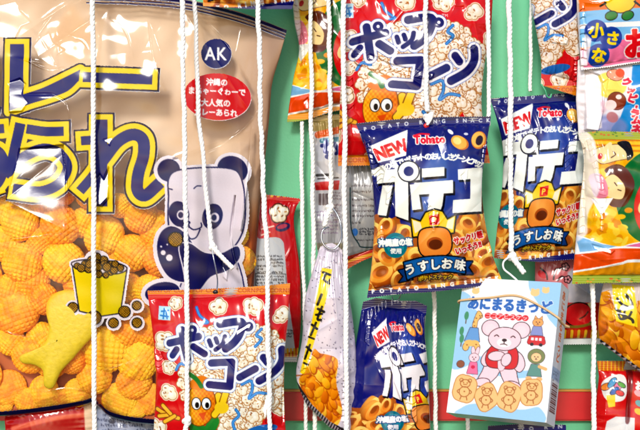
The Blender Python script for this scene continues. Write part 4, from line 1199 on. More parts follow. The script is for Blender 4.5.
# ---------------------------------------------------------------- camera, sky, sun
def setup():
    sc = bpy.context.scene
    cam = bpy.data.cameras.new('camera'); cam.sensor_width = 36; cam.sensor_fit = 'HORIZONTAL'; cam.lens = 36 * DIST / 640.0
    cam.clip_start = .05; cam.clip_end = 200
    co = bpy.data.objects.new('camera', cam); co.location = (0, -(DIST + 60) / 1000, 0); co.rotation_euler = (pi / 2, 0, 0); C.objects.link(co); sc.camera = co
    w = bpy.data.worlds.new('World'); sc.world = w; w.use_nodes = True
    nt = w.node_tree; bg = nt.nodes['Background']
    sky = nt.nodes.new('ShaderNodeTexSky'); sky.sky_type = 'NISHITA'; sky.sun_disc = False
    EL, d = SUN_EL, SUN   # d: towards the sun
    sky.sun_elevation = EL; sky.sun_rotation = atan2(d[0], d[1])
    sky.air_density = .8; sky.dust_density = 1.0; sky.ozone_density = .6
    nt.links.new(sky.outputs[0], bg.inputs[0]); bg.inputs[1].default_value = .12
    L = bpy.data.lights.new('sun', 'SUN'); L.energy = 1.5; L.angle = radians(10); L.color = (1, .955, .89)
    lo = bpy.data.objects.new('sun', L); C.objects.link(lo)
    from mathutils import Vector
    lo.rotation_euler = Vector(d).to_track_quat('Z', 'Y').to_euler(); lo.location = (-1, -3, 3)
    v = sc.view_settings
    sc.display_settings.display_device = 'sRGB'; v.view_transform = 'Standard'; v.look = 'None'; v.exposure = 0.62; v.gamma = 1
    sc.cycles.max_bounces = 8; sc.cycles.transparent_max_bounces = 12; sc.cycles.sample_clamp_indirect = 4


def rect(x0, y0, x1, y1): return [(x0, y0), (x1, y0)], [(x0, y1), (x1, y1)], [(x0, y0), (x0, y1)], [(x1, y0), (x1, y1)]


setup(); build_wall()
POP, POT, FRY = art_popcorn(), art_poteko(), art_fry()
MF = {'*': FOIL}

# ---- big clear bag of crackers
G_ARARE = 'bags of puffed crackers'
AR_top, AR_bot = sm([(-46, -10), (40, -9), (100, -7), (150, -3), (190, 0), (240, 12), (287, 30)], 5), sm([(-46, 414), (0, 416), (50, 411), (84, 405), (93, 402.5), (100, 408), (114, 418), (155, 425), (246, 431)], 5)
AR_left, AR_right = [(-46, -10), (-46, 414)], sm([(287, 30), (280, 56), (272, 84), (269, 120), (264, 170), (258, 230), (253, 300), (246, 431)], 5)
AR_cr = [(176, 158, 258, 128, 1.6, 3.5), (110, 10, 40, 60, 1.2, 2.5), (34, 30, 80, -2, -1.5, 2.5), (75, 150, 72, 232, 2.6, 2.0), (10, 205, 74, 228, 1.8, 2.4), (12, 200, 60, 160, -1.2, 3), (190, 20, 262, 130, .9, 2.5), (20, 60, 60, 68, 1.2, 2), (22, 96, 60, 96, -1.2, 2),
         (240, 130, 250, 260, 1.4, 2.2), (96, 402, 150, 352, 1.8, 2), (40, 395, 84, 380, 1.2, 3), (92, 398, 60, 345, 1.2, 3), (216, 250, 240, 300, 1.2, 2), (60, 40, 66, 80, 1, 2), (44, 40, 62, 70, -1, 1.6), (96, 160, 104, 220, 1.2, 2.2), (150, 20, 165, 60, .7, 3)]


AR_gl = [([(24, 150), (68, 146), (74, 232), (12, 202)], .78, 0), ([(12, 84), (24, 80), (30, 86), (26, 96), (33, 104), (27, 113), (14, 114)], 1.25, 0), ([(36, 48), (46, 38), (52, 34), (56, 44), (68, 52), (60, 58), (58, 70), (48, 64), (42, 60)], .8, 0), ([(99, 182), (104, 174), (108, 180), (113, 168), (113, 198), (106, 206), (99, 204)], 1.1, 0), ([(107, 141), (117, 138), (114, 147)], 1, 0),
         ([(-6, 8), (10, 4), (18, 2), (22, 12), (34, 24), (24, 28), (18, 40), (2, 40)], .74, 0), (strip([(36, 50), (46, 30), (62, 12), (86, 0)], 2.2), 1, 0), (strip([(176, 160), (214, 150), (244, 130), (263, 104)], 2.2), 1, 0), (strip([(62, 34), (84, 42), (92, 52)], 1.6), 1, 0), (strip([(30, 62), (52, 72), (68, 70)], 1.8), 1, 0),
         (strip([(196, 14), (226, 44), (250, 84)], 1.3), 1, 0), (strip([(150, 20), (156, 60), (168, 92)], 1.2), .95, 0), (strip([(112, 20), (128, 34), (136, 60)], 1.2), .95, 0), (strip([(252, 126), (249, 170), (242, 230)], 2.2), 1, 0), (strip([(236, 196), (232, 236), (238, 268)], 1.6), 1, 0),
         (strip([(108, 369), (126, 362), (148, 352)], 1.8), .9, 0), (strip([(44, 391), (66, 386), (84, 388)], 2.5), .9, 0), (strip([(2, 240), (40, 236), (72, 230)], 2.4), 1, 0), (strip([(72, 232), (72, 190), (66, 148)], 1.5), 1, 0), (strip([(222, 96), (234, 60), (240, 30)], 1.2), .95, 0), (strip([(56, 96), (70, 104), (74, 120)], 1.5), 1, 0),
         (strip([(100, 403), (112, 390), (132, 378)], 1.6), 1, 0), ([(222, 258), (230, 262), (228, 280), (224, 276)], .9, 0), (strip([(10, 330), (30, 336), (44, 330)], 1.2), 1, 0)]


ARt = art_arare()
rsn = np.random.RandomState(3)


def tan_back(X, Y):
    c = np.empty(X.shape + (3,)); c[:] = (236, 206, 172)
    pk = np.clip(1.2 - np.abs(X - 70) / 24 - np.abs(Y - 34) / 30, 0, 1)[..., None]; c += np.clip(pk * 3, 0, 1) * np.array([6, -4, -16])
    n = (np.sin(X * .05 + 1) * np.sin(Y * .06) + .6 * np.sin(X * .11 - Y * .07) + .4 * np.sin(X * .21 + Y * .17))[..., None]
    c += n * np.array([7, 9, 10])
    e = np.clip((X - 226) / 40, 0, 1)[..., None]
    c = c * (1 - e) + np.array([186, 150, 122]) * e
    k = np.clip((14 - Y) / 10, 0, 1)[..., None]; c = c * (1 - .0 * k)
    lo = np.clip((Y - 196) / 40, 0, 1)[..., None]  # shade in the gaps between the crackers, painted in as deep orange
    return c * (1 - lo) + np.array([198, 96, 14]) * lo


PAPER = print_mat('tan_back_sheet', rough=.5, spec=.3)
big = bag('cracker_bag', 'very large clear bag of orange puffed crackers with blue and yellow lettering and a panda', 'snack bag', AR_top, AR_bot, AR_left, AR_right, 46, 27, ARt, seed=21, step=.6, seals=(0, 0), wr=.62,
          creases=AR_cr, mats={'front_film': CLEAR, '*': INK}, back=tan_back, back_b=.9, glints=AR_gl, backmat=PAPER, zig=0)

# ---- the crackers inside it
rs = np.random.RandomState(77)


def puff_mesh(seed):
    n, m = 144, 96
    th = np.linspace(0, 2 * pi, n, endpoint=False); ph = np.linspace(0, pi, m)
    TH, PH = np.meshgrid(th, ph)
    x, y, z = np.sin(PH) * np.cos(TH), np.sin(PH) * np.sin(TH), np.cos(PH)
    q = np.random.RandomState(seed)
    wob = 1 + .025 * np.sin(x * 2.3 + q.uniform(0, 6)) + .025 * np.sin(z * 2.7 + q.uniform(0, 6)) + .02 * np.sin(y * 3 + x * 2 + q.uniform(0, 6))
    a1, a2 = np.arcsin(np.clip(x, -1, 1)), np.arcsin(np.clip(z, -1, 1))
    k = 14.0
    g = np.maximum(np.abs(np.cos(a1 * k)) ** 5, np.abs(np.cos(a2 * k)) ** 5)
    r = wob * (.935 + .085 * (1 - g) * np.clip(1.6 * np.abs(y), 0, 1))
    co = np.stack([x * r, y * r, z * r], -1).reshape(-1, 3)
    i = np.arange(m - 1)[:, None]; j = np.arange(n)[None]
    qd = np.stack([i * n + j, i * n + (j + 1) % n, (i + 1) * n + (j + 1) % n, (i + 1) * n + j], -1).reshape(-1, 4)
    return fast_mesh('puffed_cracker', co, quads=qd[:, ::-1])


def puff_mat():
    m, nt, b = new_mat('orange_cracker')
    tc = nt.nodes.new('ShaderNodeTexCoord'); oi = nt.nodes.new('ShaderNodeObjectInfo')
    n = nt.nodes.new('ShaderNodeTexNoise'); n.inputs['Scale'].default_value = 2.2; n.inputs['Detail'].default_value = 6; nt.links.new(tc.outputs['Object'], n.inputs[0])
    ad = nt.nodes.new('ShaderNodeMath'); ad.operation = 'MULTIPLY_ADD'; nt.links.new(oi.outputs['Random'], ad.inputs[0]); ad.inputs[1].default_value = .34; nt.links.new(n.outputs['Fac'], ad.inputs[2])
    cr = nt.nodes.new('ShaderNodeValToRGB'); e = cr.color_ramp.elements
    e[0].position = .3; e[0].color = (*lin((232, 120, 4)), 1); e[1].position = .85; e[1].color = (*lin((254, 200, 16)), 1)
    x = cr.color_ramp.elements.new(.58); x.color = (*lin((250, 162, 6)), 1)
    nt.links.new(ad.outputs[0], cr.inputs[0]); nt.links.new(cr.outputs[0], b.inputs['Base Color'])
    n2 = nt.nodes.new('ShaderNodeTexNoise'); n2.inputs['Scale'].default_value = 16; n2.inputs['Detail'].default_value = 4; nt.links.new(tc.outputs['Object'], n2.inputs[0])
    bp = nt.nodes.new('ShaderNodeBump'); bp.inputs['Strength'].default_value = .2; bp.inputs['Distance'].default_value = .03; nt.links.new(n2.outputs['Fac'], bp.inputs['Height']); nt.links.new(bp.outputs[0], b.inputs['Normal'])
    b.inputs['Roughness'].default_value = .55
    b.inputs['Subsurface Weight'].default_value = .2; b.inputs['Subsurface Radius'].default_value = (1, .4, .06)
    b.inputs['Subsurface Scale'].default_value = .004
    return m


PM = puff_mat(); PMESH = [puff_mesh(s_) for s_ in range(4)]
for p_ in PMESH: p_.materials.append(PM)


def film_room(px, py):
    """half thickness of the bag near a point"""
    u = np.clip((px + 46) / (46 + np.interp(py, [30, 120, 230, 300, 431], [287, 269, 258, 253, 246])), .001, .999); v = np.clip((py + 5) / 424, .001, .999)
    return 27 * (4 * u * (1 - u)) ** .55 * (4 * v * (1 - v)) ** .5


spots = []
hand = [(18, 312, 25), (64, 262, 23), (22, 262, 22), (104, 236, 23), (132, 252, 20), (30, 355, 20), (106, 350, 26), (138, 360, 24), (60, 226, 22), (20, 222, 22), (142, 216, 19), (120, 400, 20), (148, 398, 18), (8, 388, 20), (44, 392, 18), (240, 262, 18), (236, 236, 14), (150, 290, 18), (44, 300, 18),
        (104, 296, 22), (72, 360, 16), (-22, 330, 24), (-20, 280, 24), (-24, 240, 22), (-18, 375, 22), (128, 328, 21), (152, 330, 18), (78, 392, 16), (28, 400, 14), (62, 398, 12), (2, 404, 13), (136, 408, 13), (232, 284, 16), (160, 258, 20), (90, 196, 16), (62, 192, 15), (120, 206, 14)]
for x, y, r in hand: spots.append((x, y, r, 0))
for k in range(900):
    x, y = rs.uniform(-36, 246), rs.uniform(188, 402)
    if y < 196 + max(0, (x - 110)) * .33: continue
    if 165 < x < 205 and y > 300: continue
    if all((x - a) ** 2 + (y - b) ** 2 > (r * (.85 if l == 1 else .62) + 8) ** 2 for a, b, r, l in spots): spots.append((x, y, rs.uniform(17, 21), 1))
first = True
for i, (x, y, r, lay) in enumerate(spots):
    rm = film_room(x, y)
    o = bpy.data.objects.new('puffed_cracker', PMESH[i % 4]); C.objects.link(o)
    ry = max(3.5, min(15.0, rm * .62)); dd = 46 + (rm - ry) * (.3 if lay == 0 else -.35) - 2
    if y > 384: ry *= .75; dd -= 4 
    o.location = at(x, y, dd); o.scale = (r * fac(dd) / 1000, ry / 1000, r * rs.uniform(.86, 1) * fac(dd) / 1000)
    o.rotation_euler = (rs.uniform(-.15, .15), rs.uniform(0, 6.28), rs.uniform(-.15, .15))
    tag(o, 'round orange waffle patterned cracker among the others inside the big clear bag', 'cracker', 'orange puffed crackers inside the big clear bag')


def slab_outline(name, pts, d, th, mat, label, cat, dome=0.5):
    """a plump flat piece from an outline: rounded by shrinking rings"""
    pts = np.array(pts, float); c = pts.mean(0); rings = []; n = len(pts)
    for t in np.linspace(0, 1, 9):
        a = t * pi / 2; s_ = 1 - .55 * (1 - cos(a)) if t < 1 else .02
        rings.append((c + (pts - c) * (cos(a * .98) ** .55 if t < 1 else .02), th * sin(a)))
    f = fac(d); co = []; q = []
    fr = [np.c_[(p[:, 0] - 320) * f, np.full(n, -(d + h)), (215 - p[:, 1]) * f] for p, h in rings]
    bk = [np.c_[(p[:, 0] - 320) * f, np.full(n, -(d - h)), (215 - p[:, 1]) * f] for p, h in rings[1:]]
    al = bk[::-1] + fr; co = np.vstack(al)
    for i in range(len(al) - 1):
        for j in range(n): q.append([i * n + j, i * n + (j + 1) % n, (i + 1) * n + (j + 1) % n, (i + 1) * n + j])
    loc = at(c[0], c[1], d)
    me = fast_mesh(name, co / 1000 - np.array(loc), quads=np.array(q)); me.materials.append(mat)
    o = bpy.data.objects.new(name, me); o.location = loc; C.objects.link(o); return tag(o, label, cat)


slab_outline('forked_cracker', sm([(50, 297), (64, 290), (84, 292), (98, 300), (101, 318), (93, 336), (84, 346), (72, 360), (61, 372), (53, 388), (44, 386), (43, 371), (34, 365), (22, 363), (20, 356), (36, 349), (46, 341), (49, 326), (46, 310)], 3, True), 63, 6,
             plain_mat('yellow_green_cracker', (214, 186, 34), .5, bump=.6, bscale=240, var=.2), 'flat yellow green cracker with a forked tail inside the big clear bag', 'cracker')

# ---- popcorn bags
mapH = lambda x, y: ((x + 8 * np.clip((y - 40) / 60, 0, 1) * np.clip((440 - x) / 60, 0, 1) - 352) * 116 / 125 + 170, (y - 57) / 1.08 + 355)
pc = 'popcorn bags printed red'
bag('popcorn_bag', 'red popcorn bag with orange top seal in front of the big clear cracker bag', 'snack bag', [(147, 291), (200, 289.5), (250, 287), (290, 283.5)], [(150, 458), (286, 458)], sm([(147, 291), (152, 330), (156, 380), (152, 458)], 5), sm([(290, 283.5), (288, 320), (285, 350), (284, 400), (288, 458)], 5), 100, 19, POP,
    seed=31, seals=(.05, .05), mats=MF, group=pc, glints=[([(149, 352), (158, 346), (170, 368), (158, 372)], .9, 6), ([(263, 408), (266, 392), (270, 396), (266, 420)], 1, 0), ([(236, 330), (250, 322), (252, 325), (238, 334)], 1, 0), ([(282, 388), (286, 380), (287, 420), (282, 424)], 1, 7)], tilty=.03, creases=[(156, 345, 172, 368, -1.8, 2), (284, 320, 270, 345, 1.2, 2), (280, 395, 262, 430, 1.5, 3)])
bag('popcorn_bag', 'red popcorn bag at the top centre, overlapped below by a navy potato ring bag', 'snack bag', [(340, -20), (493, -20)], [(340, 166), (492, 163)], sm([(340, -20), (343, 40), (340, 100), (338, 166)], 5), sm([(493, -20), (491, 30), (484, 70), (482, 110), (490, 163)], 5), 60, 22, POP, mapH,
    seed=32, seals=(.05, .05), mats=MF, group=pc, glints=[([(352, 50), (360, 50), (388, 66), (432, 76), (430, 82), (384, 76), (356, 66)], 1, 5), ([(384, 30), (400, 12), (403, 14), (388, 33)], 1, 0), ([(436, 36), (474, 48), (472, 52), (436, 41)], 1, 4), ([(421, 88), (428, 92), (422, 106), (418, 104)], 1, 6), ([(468, 50), (474, 44), (472, 54)], 1, 0), ([(346, 80), (352, 74), (354, 110), (347, 112)], .9, 7)], creases=[(352, 56, 400, 74, 2.0, 2.2), (400, 74, 428, 92, 1.4, 2), (440, 30, 475, 50, 1.5, 2.2), (388, 30, 405, 10, 1.5, 1.6), (425, 90, 420, 112, 1.3, 2)], wr=1.25)
bag('popcorn_bag', 'narrow red popcorn bag turned sideways, hanging just above a navy bag at the right', 'snack bag', [(531, -60), (600, -60)], [(541, 85), (590, 100)], sm([(531, -60), (531, 0), (536, 30), (541, 60), (541, 85)], 5), sm([(600, -60), (598, 40), (590, 100)], 5), 64, 14, POP,
    lambda x, y: (236 + (x - 531) * 1.1, 350 + y * 1.12), seed=33, seals=(.05, .09), mats=MF, group=pc, glints=[([(556, -4), (562, -6), (552, 18), (547, 20)], 1, 6), ([(572, 56), (577, 50), (578, 88), (573, 86)], 1, 5), ([(552, 32), (566, 40), (564, 46), (550, 44)], .8, 0)], creases=[(552, -10, 562, 60, 2.5, 3), (560, 20, 584, 40, 1.2, 2), (575, 40, 578, 90, 2, 2.5)], wr=1.2)

# ---- potato ring bags
pg = 'navy potato ring bags'
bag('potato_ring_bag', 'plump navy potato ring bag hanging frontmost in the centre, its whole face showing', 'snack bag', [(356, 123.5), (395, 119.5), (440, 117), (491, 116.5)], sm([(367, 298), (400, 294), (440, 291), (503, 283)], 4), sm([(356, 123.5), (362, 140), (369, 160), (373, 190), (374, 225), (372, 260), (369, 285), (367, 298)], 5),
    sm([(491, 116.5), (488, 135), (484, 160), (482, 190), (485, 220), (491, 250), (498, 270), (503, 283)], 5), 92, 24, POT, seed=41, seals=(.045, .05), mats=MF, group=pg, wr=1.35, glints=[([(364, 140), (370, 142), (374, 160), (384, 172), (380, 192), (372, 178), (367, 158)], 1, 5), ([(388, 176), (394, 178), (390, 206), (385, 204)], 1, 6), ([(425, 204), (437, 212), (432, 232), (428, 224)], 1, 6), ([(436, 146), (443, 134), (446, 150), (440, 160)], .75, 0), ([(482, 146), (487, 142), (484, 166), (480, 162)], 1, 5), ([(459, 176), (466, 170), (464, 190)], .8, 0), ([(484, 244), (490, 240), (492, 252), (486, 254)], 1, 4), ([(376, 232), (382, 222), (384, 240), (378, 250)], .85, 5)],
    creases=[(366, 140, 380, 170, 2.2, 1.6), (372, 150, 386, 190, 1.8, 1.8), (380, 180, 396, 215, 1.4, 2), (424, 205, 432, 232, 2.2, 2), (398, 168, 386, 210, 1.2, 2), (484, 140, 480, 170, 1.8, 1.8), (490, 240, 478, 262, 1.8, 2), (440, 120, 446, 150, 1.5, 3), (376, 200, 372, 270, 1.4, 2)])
mapL = lambda x, y: (428 + .05 * ((y - 113) / .985) + (x - 548 + .09 * ((y - 113) / .985)) / .8, 140 + (y - 113) / .985)
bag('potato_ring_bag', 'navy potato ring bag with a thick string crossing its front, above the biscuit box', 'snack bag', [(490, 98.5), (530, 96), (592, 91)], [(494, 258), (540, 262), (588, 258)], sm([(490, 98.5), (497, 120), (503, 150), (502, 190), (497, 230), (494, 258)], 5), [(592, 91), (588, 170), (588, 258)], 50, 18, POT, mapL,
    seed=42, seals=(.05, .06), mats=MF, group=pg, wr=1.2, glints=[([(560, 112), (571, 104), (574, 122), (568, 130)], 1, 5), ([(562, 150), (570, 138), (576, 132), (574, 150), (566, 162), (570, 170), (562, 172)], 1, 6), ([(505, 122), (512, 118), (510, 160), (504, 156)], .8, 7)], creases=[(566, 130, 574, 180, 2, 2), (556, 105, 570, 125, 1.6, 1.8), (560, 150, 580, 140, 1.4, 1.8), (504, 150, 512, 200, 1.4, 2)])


def mapK(x, y):
    t = np.clip((y - 322) / 50, 0, 1); t2 = np.clip((y - 385) / 35, 0, 1)
    xa = 370 + (x - 370) / .43; xb = 377 + (x - 382) / .57; xc = x + 3
    xx = xa * (1 - t) + xb * t; xx = xx * (1 - t2) + xc * t2
    return xx, np.interp(y, [293, 318, 340, 374, 418, 470], [118, 131, 156, 193, 244, 300])


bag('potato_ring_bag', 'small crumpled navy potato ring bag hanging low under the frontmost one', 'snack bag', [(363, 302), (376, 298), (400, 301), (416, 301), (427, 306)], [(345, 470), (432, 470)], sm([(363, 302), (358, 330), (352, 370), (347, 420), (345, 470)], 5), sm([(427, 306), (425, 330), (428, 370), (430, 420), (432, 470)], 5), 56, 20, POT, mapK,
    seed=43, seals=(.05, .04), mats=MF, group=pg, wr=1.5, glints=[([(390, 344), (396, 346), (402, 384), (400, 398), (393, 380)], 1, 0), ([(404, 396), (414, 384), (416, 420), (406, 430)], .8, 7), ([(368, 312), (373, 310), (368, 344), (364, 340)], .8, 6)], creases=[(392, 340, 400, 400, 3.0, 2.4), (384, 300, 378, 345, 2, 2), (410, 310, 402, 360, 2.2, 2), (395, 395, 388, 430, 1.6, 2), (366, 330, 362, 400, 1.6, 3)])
bag('potato_ring_bag', 'navy bag cut off by the top edge above the big cracker bag, only foot showing', 'snack bag', [(205, -170), (340, -170)], [(203, 6), (250, 9), (292, 9)], [(205, -170), (203, 6)], [(340, -170), (292, 9)], 84, 18, POT, lambda x, y: (x + 190, y + 281), seed=44, step=.9, seals=(.05, .02), mats=MF, group=pg)
bag('potato_ring_bag', 'navy potato ring bag hanging under the biscuit box, only its top edge in the picture', 'snack bag', [(488, 426), (530, 423.5), (566, 425)], [(486, 600), (570, 600)], [(488, 426), (486, 600)], [(566, 425), (570, 600)], 40, 16, POT, lambda x, y: (x - 125, y - 305), seed=45, step=.9, seals=(.05, .05), mats=MF, group=pg)

# ---- packets with the two heads
fg = 'small cracker packets with the green disc'
MFR = {'*': FOIL}
bag('cracker_packet', 'yellow cracker packet with green disc and two drawn heads at the right edge', 'snack bag', [(578, 133), (600, 131), (690, 134)], [(572, 284), (600, 283), (690, 282)], sm([(578, 133), (584, 160), (580, 200), (576, 240), (572, 284)], 5), [(690, 134), (690, 282)], 98, 17, FRY, seed=51, seals=(.05, .05), mats=MFR, group=fg, wr=1.3, glints=[([(586, 140), (590, 139), (600, 178), (603, 196), (597, 194)], 1, 7), ([(591, 198), (604, 198), (600, 212), (596, 204)], .9, 5), ([(580, 150), (585, 148), (584, 232), (578, 234)], .8, 9), ([(598, 206), (601, 206), (600, 232), (597, 230)], 1, 6), ([(590, 244), (612, 250), (608, 254), (592, 249)], .9, 0)],
    creases=[(590, 142, 598, 190, 2.4, 2), (594, 190, 588, 235, 2, 2), (586, 150, 584, 220, -2, 2.5), (600, 200, 596, 215, 1.5, 1.4), (620, 262, 590, 270, 1.3, 2)])
bag('cracker_packet', 'narrow cracker packet with green disc, behind two strings left of the top popcorn bag', 'snack bag', [(291, -24), (400, -22)], sm([(287, 122), (305, 120), (345, 109), (400, 108)], 4), sm([(291, -24), (294, 20), (299, 50), (293, 80), (287, 122)], 5), [(400, -22), (400, 108)], 22, 15, FRY, lambda x, y: (x + 297, y * 1.03 + 152), seed=52, seals=(.05, .05), mats=MFR, group=fg, wr=1.4, glints=[([(292, 0), (297, -2), (304, 44), (301, 48), (295, 26)], 1, 6), ([(301, 36), (304, 38), (305, 68), (302, 66)], 1, 6), ([(330, -4), (336, -4), (337, 16), (330, 20)], .8, 0), ([(303, 102), (308, 98), (310, 110), (305, 110)], 1, 0)],
    creases=[(296, 0, 304, 50, 2.6, 2), (300, 40, 306, 72, 2.0, 1.8), (312, 0, 318, 22, 1.6, 2)])

# ---- the rest of the right strip
bag('fruit_packet', 'orange and pink packet with yellow fruit and blue discs at the top right corner', 'snack bag', [(574, -60), (690, -60)], [(581, 70), (610, 67), (640, 62), (690, 56)], [(574, -60), (577, 10), (581, 70)], [(690, -60), (690, 56)], 92, 14, art_lemon(), seed=61, seals=(.03, .03), mats=MF, glints=[([(578, 4), (583, 4), (587, 66), (581, 66)], .95, 8), ([(588, 2), (612, 0), (606, 4), (590, 5)], 1, 0)], creases=[(582, 20, 590, 66, 2, 2), (600, 6, 572, 2, 1.2, 2)])
bag('candy_packet', 'white and blue candy packet with pink upright lettering under the orange fruit packet', 'snack bag', [(578, 60), (690, 56)], [(579, 140), (690, 142)], [(578, 60), (576, 100), (579, 140)], [(690, 56), (690, 142)], 80, 13, art_ramune(), seed=62, seals=(.0, .03), mats=MF, wr=1.3, glints=[([(584, 70), (598, 76), (604, 100), (596, 132), (584, 130)], .8, 0), ([(600, 84), (606, 80), (600, 112)], 1, 0)], creases=[(588, 70, 600, 130, 2, 2.5), (604, 84, 590, 110, 1.4, 2)])
bag('chip_packet', 'clear packet of golden chips with a yellow handwritten label at the right edge', 'snack bag', [(604, 280), (640, 279), (690, 282)], [(600, 342), (616, 354), (640, 372), (690, 410)], sm([(604, 280), (600, 300), (598, 325), (600, 342)], 4), [(690, 282), (690, 410)], 80, 15, art_mochi(), seed=63, seals=(0, .0), mats=MF, creases=[(608, 300, 616, 350, 1.8, 2), (636, 290, 628, 340, 1.6, 2)])
bag('fruit_snack_packet', 'red packet with an orange crimped top and colourful picture at the lower right corner', 'snack bag', [(597, 361), (625, 361), (690, 362)], [(592, 470), (690, 470)], [(597, 361), (599, 376), (594, 420), (592, 470)], [(690, 362), (690, 470)], 56, 12, art_redpack(), seed=64, seals=(.08, .03), mats=MF, creases=[(628, 366, 624, 430, -3, 3), (606, 380, 602, 430, 1.5, 3)])
bag('fruit_snack_packet', 'pink and red packet with flower drawings behind the upper right of the biscuit box', 'snack bag', [(535, 250), (610, 248)], [(535, 345), (607, 344)], [(535, 250), (535, 345)], [(610, 248), (607, 344)], 22, 11, art_pink(), seed=65, seals=(.03, .06), mats=MF, creases=[(572, 282, 596, 300, 2, 3), (590, 262, 584, 300, 1.5, 2.5)])

# ---- middle strip
bag('red_packet', 'back of a red packet with grey label, right beside the panda on the cracker bag', 'snack bag', sm([(232, 193), (270, 195), (302, 199)], 4), [(232, 362), (300, 362)], [(232, 193), (232, 362)], sm([(302, 199), (296, 208), (294, 225), (300, 270), (301, 320), (297, 362)], 5), 22, 12, art_redback(), seed=71, seals=(.03, .05), mats=MF,
    creases=[(286, 260, 292, 245, 1.6, 1.6), (288, 290, 294, 340, 2, 2.5)])
bag('white_packet', 'white packet with blue letters and red stripe hanging behind strings in the middle', 'snack bag', [(309, 116), (362, 113)], [(318, 255), (348, 257)], sm([(309, 116), (313, 150), (312, 190), (315, 230), (318, 255)], 4), [(362, 113), (360, 190), (348, 257)], 14, 9, art_whitebag(), seed=72, seals=(.04, .04), mats={'*': SILVER}, wr=1.3)
bag('grey_packet', 'grey packet back covered in small print with red foot, beside the frontmost navy bag', 'snack bag', [(342, 160), (392, 160)], sm([(341, 273), (360, 262), (378, 255), (392, 252)], 4), sm([(342, 160), (346, 200), (343, 240), (341, 273)], 4), [(392, 160), (392, 252)], 40, 13, art_greyback(), seed=73, seals=(.03, .08), mats={'*': SILVER}, creases=[(352, 180, 356, 240, 1.6, 2), (362, 200, 350, 260, 1.2, 2)])
bag('chip_packet', 'twisted white speckled packet of golden chips with yellow label, hanging from a steel ring', 'snack bag', sm([(320, 247), (332, 243), (342, 250)], 3), [(306, 404), (318, 416), (330, 428), (352, 438)], sm([(320, 247), (313, 270), (305, 300), (302, 340), (296, 376), (306, 404)], 5), sm([(342, 250), (346, 280), (353, 320), (357, 370), (356, 410), (352, 438)], 5), 60, 13, art_speckle(), seed=74, seals=(.02, .0),
    mats={'*': FOIL, 'front_film': SILVER}, wr=1.3, glints=[([(312, 352), (316, 350), (302, 376), (298, 374)], 1, 5), ([(343, 376), (347, 372), (346, 424), (341, 420)], 1, 6), ([(326, 250), (332, 249), (330, 266), (324, 268)], .9, 0)], creases=[(342, 350, 346, 430, 2, 2), (313, 352, 298, 376, 2, 2), (330, 250, 338, 330, 1.6, 2), (318, 280, 300, 370, 1.4, 2), (345, 270, 352, 340, 1.2, 2)])

# ---- below the big bag
bag('red_packet', 'blurred red packet at the bottom left under the big cracker bag', 'snack bag', [(4, 410), (40, 404), (94, 400)], [(8, 470), (98, 470)], [(4, 410), (8, 470)], [(94, 400), (98, 470)], 34, 10, art_blur_red(), seed=81, step=.8, seals=(0, .03), mats=MF)
bag('grey_packet', 'pale blue grey packet with dark print under the big clear bag of crackers', 'snack bag', [(95, 402), (160, 412)], [(95, 470), (160, 470)], [(95, 402), (95, 470)], [(160, 412), (160, 470)], 26, 10, art_blue_text(), seed=82, step=.8, seals=(0, .03), mats=MF)
# ---------------------------------------------------------------- biscuit box
from mathutils import Matrix, Vector


